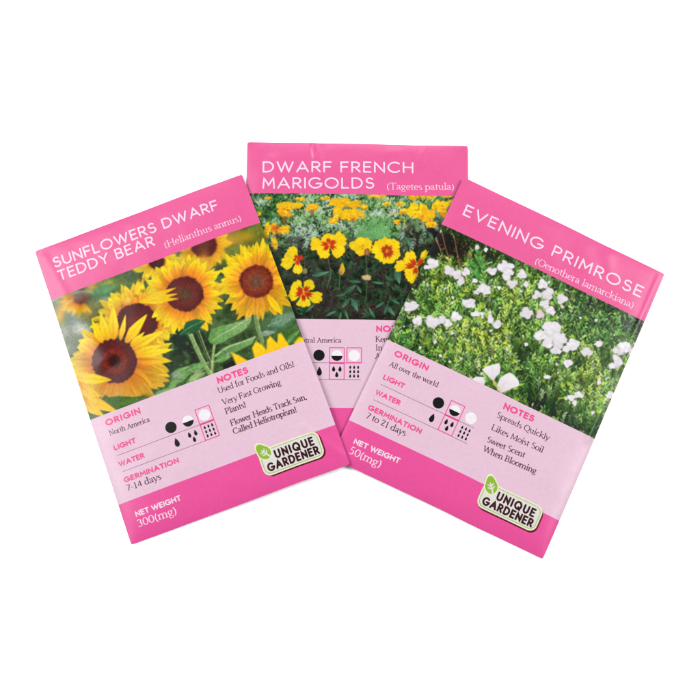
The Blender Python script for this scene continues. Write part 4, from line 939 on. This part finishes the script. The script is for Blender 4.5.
def info_print(pk, panel_, headings=True, origin=None, left=True, boxes=(3, 3), sh=(0, 0), notes=None, notes_head=None, germ=None):
    sx, sy = sh
    g = inkmm(pk, LIFT1)
    for nm, txt, cap in (('origin', 'ORIGIN', 2.35), ('light', 'LIGHT', 1.95), ('water', 'WATER', 1.95), ('germ', 'GERMINATION', 1.95)):
        a, b = parallel(nm); sans(g, txt, (a[0] + sx, a[1] + sy), (b[0] + sx, b[1] + sy), cap, .235)
    g2 = Ink(pk, LIFT1)
    sans(g2, 'NOTES', notes_head[0], notes_head[1], 2.5, .25)
    g.build('heading_lettering', M_HEAD, panel_)
    g2.build('heading_lettering', M_HEAD, panel_)
    for nm, grp in (('origin_lettering', [origin]), ('germination_lettering', [germ]), ('note_lettering', list(notes))):
        t = Ink(pk, LIFT1)
        for (s, a, b, cap) in grp: serif(t, s, a, b, cap, bold=1.06)
        t.build(nm, M_DARK, panel_)
    # growing chart
    c = inkmm(pk, LIFT1)
    ya = (K['l1a'][1] + K['l1b'][1]) / 2 + sy; yb = (K['l2a'][1] + K['l2b'][1]) / 2 + sy
    x0, x1 = K['l1a'][0] + sx, K['l1b'][0] + .4 + sx
    c.stroke([(x0, ya), (x1, ya)], .075, False, 0); c.stroke([(x0, yb), (x1, yb)], .075, False, 0)
    cx = [K['c1'][0] + sx, K['c2'][0] + sx, K['c3'][0] + sx]; cy = (ya - 2.75); dyy = (ya + yb) / 2
    c.disc((cx[0], cy), 2.05, 1)
    c.disc((cx[1], cy), 2.0, 2); 
    cc = inkmm(pk, LIFT2)
    cc.disc((cx[1], cy), 2.0, 1, 4, 176)
    c.disc((cx[2], cy), 2.1, 2)
    c.drop((cx[0] + .2, dyy), 3.3, 1)
    for dx_, dy_ in ((-1.15, -.95), (1.15, -.95), (0, 1.1)): c.drop((cx[1] + dx_, dyy + dy_), 2.1, 1)
    for i in range(3):
        for j in range(3): c.drop((cx[2] + (i - 1) * 1.42, dyy + (j - 1) * 1.6), 1.32, 1)
    for (col, row) in boxes:
        x = cx[col - 1]; y0, y1 = (ya - 5.6, ya - .15) if row == 1 else (ya + .2, yb - .1)
        q = [(x - 2.65, y0), (x + 2.65, y0), (x + 2.65, y1), (x - 2.65, y1)]
        for a, b in zip(q, q[1:] + q[:1]): c.stroke([a, b], .14, True, 3)
    ch = c.build('growing_chart', [M_LINE, M_BLACK, M_CHALK, M_BOX], panel_)
    cc.build('half_disc', [M_BLACK, M_BLACK], ch)

def rrect(x0, y0, x1, y1, r, n=8):
    P = []
    for cx, cy, a in ((x1 - r, y0 + r, -90), (x1 - r, y1 - r, 0), (x0 + r, y1 - r, 90), (x0 + r, y0 + r, 180)):
        P += [(cx + r * math.cos(math.radians(a + 90 * i / n)), cy + r * math.sin(math.radians(a + 90 * i / n))) for i in range(n + 1)]
    out = []
    for a, b in zip(P, P[1:] + P[:1]):
        m = max(1, int(math.hypot(b[0] - a[0], b[1] - a[1]) / .9)); out += [(a[0] + (b[0] - a[0]) * t / m, a[1] + (b[1] - a[1]) * t / m) for t in range(m)]
    return np.array(out)

BX0, BY0 = 50.2, 94.0     # badge, packet millimetres (set below from the sheet)
def badge(pk, parent, sh=(0, 0), pts=None):
    a = SUN.mm(266, 477.2); b = SUN.mm(325.3, 455.5); t = SUN.mm(316.5, 430.5)
    x0, x1 = a[0] - .2 + sh[0], b[0] + .2 + sh[0]; y1 = (a[1] + b[1]) / 2 + .1 + sh[1]; y0 = t[1] - .2 + sh[1]
    g = inkmm(pk, LIFT1); g.blob(rrect(x0 + .6, y0 + .6, x1 + .55, y1 + .55, 2.8), 0, 10);  # drop shadow printed in plum, offset down and right of the badge
    g.build('badge_drop_shadow', M_PLUM, parent)
    g = inkmm(pk, LIFT2); g.blob(rrect(x0, y0, x1, y1, 2.7), 0, 10)
    bd = g.build('brand_badge', M_CREAM, parent)
    g = inkmm(pk, LIFT3); g.blob(rrect(x0 + .55, y0 + .55, x1 - .55, y1 - .55, 2.3), 0, 10); g.build('badge_border', M_GREEN, bd)
    g = inkmm(pk, LIFT4); g.blob(rrect(x0 + .82, y0 + .82, x1 - .82, y1 - .82, 2.1), 0, 10); g.build('badge_face', M_BPALE, bd)
    # leaf: pointed to the upper left, with a pale edge
    lx, ly = x0 + 2.6, y0 + 1.3
    def leafpts(s):
        P = []
        for t_ in np.linspace(0, 2 * math.pi, 40, endpoint=False):
            r = s * (1 + .62 * max(0, math.cos(t_)) ** 7 + .10 * max(0, -math.cos(t_)) ** 4 - .06 * abs(math.sin(t_)) ** 2)
            an = t_ + math.radians(-119); P.append((lx + r * math.cos(an), ly + r * math.sin(an)))
        return P
    g = inkmm(pk, LIFT5); g.blob(leafpts(2.85), 0, 5); g.build('leaf_edge', M_CREAM, bd)
    g = inkmm(pk, LIFT5 + 1.5e-5); g.blob(leafpts(2.35), 0, 5)
    lf = g.build('badge_leaf', M_LEAF, bd)
    g = inkmm(pk, LIFT5 + 3e-5)
    d = np.array([math.cos(math.radians(52)), math.sin(math.radians(52))]); n = np.array([-d[1], d[0]]); o = np.array([lx, ly])
    g.stroke([o - d * 1.3, o + d * 2.6], np.array([.2, .32]))
    for s_, L in ((-.5, 1.0), (.5, 1.15)):
        for sg in (-1, 1): g.stroke([o + d * (s_ + .35), o + d * (s_ - .35) + n * sg * L], np.array([.30, .2]))
    g.build('leaf_vein', M_BPALE, lf)
    g = inkmm(pk, LIFT5)
    h = y1 - y0
    sans(g, 'UNIQUE', (x0 + 5.7, y0 + h * .50), (x1 - 2.2, y0 + h * .50), 3.25, .225, squash=.60, track0=.06)
    sans(g, 'GARDENER', (x0 + 1.75, y0 + h * .865), (x1 - 1.5, y0 + h * .865), 3.15, .225, squash=.60, track0=.06)
    g.build('badge_lettering', M_BROWN, bd)

# ------------------------------------------------------------------ the packets
def seed_packet(pk, label, canvas):
    r = bpy.data.objects.new('seed_packet', None); bpy.context.scene.collection.objects.link(r)
    c = sum(pk.C) / 4; r.location = (c[0], c[1], 0); r.empty_display_size = .02
    r['label'] = label; r['category'] = 'seed packet'; r['group'] = 'seed packets fanned out on a white surface'
    pouch(pk, r)
    v = pk.vs
    parts = dict(title=panel(pk, 'title_band', v[0], v[1], M_BAND, r), info=panel(pk, 'info_panel', v[2], v[3], M_INFO, r), weight=panel(pk, 'weight_band', v[3], v[4], M_BAND2, r))
    u, vv, F = grid(560, 330, 0, 1, v[1], v[2])
    P = pk.P(u, vv); cols = np.maximum(s2l(canvas.sample(project(P))) - GLOSS, .003) / GAIN
    parts['pic'] = link('flower_picture', P, F, M_PIC, r, colors=cols)
    return r, parts

# sunflowers
r, q = seed_packet(SUN, 'pink seed packet printed with large yellow sunflowers, its corner on both other packets', paint_sunflowers())
g = Ink(SUN, LIFT1)
sans(g, 'SUNFLOWERS DWARF', (54.6, 268.2), (219.2, 209.6), 4.08, .145)
sans(g, 'TEDDY BEAR', (59.8, 281.2), (155.6, 245.4), 4.08, .145)
g.build('title_lettering', M_WHITE, q['title'])
g = Ink(SUN, LIFT1); serif(g, '(Helianthus annus)', (164.8, 248.2), (242.2, 220.4), 2.45, bold=.82); g.build('latin_lettering', M_WHITE, q['title'])
info_print(SUN, q['info'], origin=('North America', (109.6, 435.6), (150.2, 421.2), 1.8), germ=('7-14 days', (127.2, 491.2), (161.6, 479.0), 2.3), boxes=((3, 1), (3, 2)),
           notes_head=((218.2, 384.1), (248.8, 372.9)), notes=[
    ('Used for Foods and Oils!', (218.6, 393.6), (295, 366.2), 2.05), ('Very Fast Growing', (223.2, 405.3), (281.4, 384.5), 2.05), ('Plants!', (226.0, 414.2), (246.8, 406.6), 2.05),
    ('Flower Heads Track Sun,', (231.2, 426.0), (307.4, 398.8), 2.05), ('Called Heliotropism!', (233.8, 434.3), (297.4, 411.6), 2.05)])
g = inkmm(SUN, LIFT1); a, b = parallel('net'); sans(g, 'NET WEIGHT', a, b, 2.05, .23, space=.30); g.build('weight_lettering', M_WHITE, q['weight'])
g = Ink(SUN, LIFT1); serif(g, '300(mg)', (138.0, 527.4), (177.6, 513.2), 2.75, bold=1.05); g.build('quantity_lettering', M_WHITE, q['weight'])
badge(SUN, r)

# marigolds
r, q = seed_packet(MAR, 'pink seed packet printed with red-marked yellow marigolds, underneath between the other two', paint_marigolds())
g = Ink(MAR, LIFT1)
sans(g, 'DWARF FRENCH', (262.6, 172.6), (413.6, 173.4), 4.35, .14)
sans(g, 'MARIGOLDS', (262.4, 188.8), (374.4, 188.8), 4.35, .14)
g.build('title_lettering', M_WHITE, q['title'])
g = Ink(MAR, LIFT1); serif(g, '(Tagetes patula)', (386.4, 189.3), (454.6, 189.8), 2.45, bold=.82); g.build('latin_lettering', M_WHITE, q['title'])
tgt = MAR.mm(319, 355.4)
msh = (tgt[0] - K['c1'][0], MAR.mm(330, 362.9)[1] - (K['l1a'][1] + K['l1b'][1]) / 2)
info_print(MAR, q['info'], origin=('Central America', (293.5, 342.6), (341.4, 342.6), 1.8), germ=('7-14 days', (262, 399.6), (299, 399.6), 2.3), boxes=((2, 1), (3, 1), (2, 2)), sh=msh,
           notes_head=((376.2, 332.2), (408, 332.2)), notes=[('Keep', (375.4, 341.8), (391, 341.8), 2.05), ('In', (375.4, 350.2), (382.6, 350.2), 2.05), ('A', (375.0, 358.6), (380.5, 358.6), 2.05)])

# primroses
r, q = seed_packet(PRI, 'pink seed packet printed with white evening primrose flowers among green leaves', paint_primroses())
g = Ink(PRI, LIFT1)
sans(g, 'EVENING PRIMROSE', (462.2, 214.8), (640.4, 298.0), 4.4, .14, space=.34); g.build('title_lettering', M_WHITE, q['title'])
g = Ink(PRI, LIFT1); serif(g, '(Oenothera lamarckiana)', (534.0, 263.2), (633, 308.6), 2.5, bold=.84); g.build('latin_lettering', M_WHITE, q['title'])
tgt = PRI.mm(438.4, 402.9)
psh = (tgt[0] - K['c1'][0], tgt[1] + 2.75 - (K['l1a'][1] + K['l1b'][1]) / 2)
info_print(PRI, q['info'], origin=('All over the world', (388.8, 365.6), (437.4, 387.4), 1.8), germ=('7 to 21 days', (365.2, 417.6), (404.8, 436.2), 2.3), boxes=((2, 1), (2, 2)), sh=psh,
           notes_head=((502.6, 408.8), (532.8, 422.2)), notes=[
    ('Spreads Quickly', (496.0, 416.8), (548.6, 440.8), 2.05), ('Likes Moist Soil', (490.8, 429.2), (542.6, 452.6), 2.05), ('Sweet Scent', (486.2, 441.4), (524.2, 457.6), 2.05), ('When Blooming', (482.4, 450.8), (535.6, 473.8), 2.05)])
g = Ink(PRI, LIFT1); sans(g, 'NET WEIGHT', (353.0, 443.4), (398.6, 463.8), 2.05, .23, space=.30); g.build('weight_lettering', M_WHITE, q['weight'])
g = Ink(PRI, LIFT1); serif(g, '50(mg)', (348.0, 452.6), (380.2, 467.8), 2.75, bold=1.05); g.build('quantity_lettering', M_WHITE, q['weight'])
s0 = SUN.mm(325.3, 455.5); p0 = PRI.mm(537.6, 518.4)
badge(PRI, r, sh=PSH if 'PSH' in globals() else tuple(PRI.mm(475.5, 505.0) - SUN.mm(266, 477.2)))

# ------------------------------------------------------------------ surface, lamps, camera
def sheet():
    m = paper('white_sheet', rough=.7, bump=.0, coat=0, spec=.2, mottle=0, lin=(.94, .94, .94, 1))
    o = link('white_surface', [(-2, -2, 0), (2, -2, 0), (2, 2, 0), (-2, 2, 0)], np.array([[0, 1, 2, 3]]), m, smooth_=False)
    o['kind'] = 'structure'; o['label'] = 'plain bright white surface the packets lie on'
sheet()

def lamp(name, loc, size, power, sy=None):
    l = bpy.data.lights.new(name, 'AREA'); l.shape = 'RECTANGLE'; l.size = size; l.size_y = sy or size; l.energy = power
    o = bpy.data.objects.new(name, l); bpy.context.scene.collection.objects.link(o); o.location = loc
    import mathutils
    o.rotation_euler = (mathutils.Vector((0, 0, 0)) - mathutils.Vector(loc)).to_track_quat('-Z', 'Y').to_euler()
    return o
KL = .93
lamp('softbox', (-.86, .25, 1.05), .8, 26 * KL)
lamp('softbox', (.92, .2, 1.05), .8, 26 * KL)
lamp('softbox', (0.0, 1.3, 1.1), .9, 16 * KL)
w = bpy.data.worlds.new('World'); bpy.context.scene.world = w; w.use_nodes = True
w.node_tree.nodes['Background'].inputs[0].default_value = (1, 1, 1, 1); w.node_tree.nodes['Background'].inputs[1].default_value = .18

cam = bpy.data.cameras.new('camera'); co = bpy.data.objects.new('camera', cam); bpy.context.scene.collection.objects.link(co)
cam.sensor_fit = 'HORIZONTAL'; cam.sensor_width = 36; cam.lens = 18 / math.tan(FOV / 2); cam.clip_start = .01; cam.clip_end = 50
co.location = (0, -DIST * math.sin(TILT), DIST * math.cos(TILT)); co.rotation_euler = (TILT, 0, 0)
sc = bpy.context.scene; sc.camera = co
sc.view_settings.view_transform = 'Standard'; sc.view_settings.look = 'None'; sc.view_settings.exposure = 0; sc.view_settings.gamma = 1
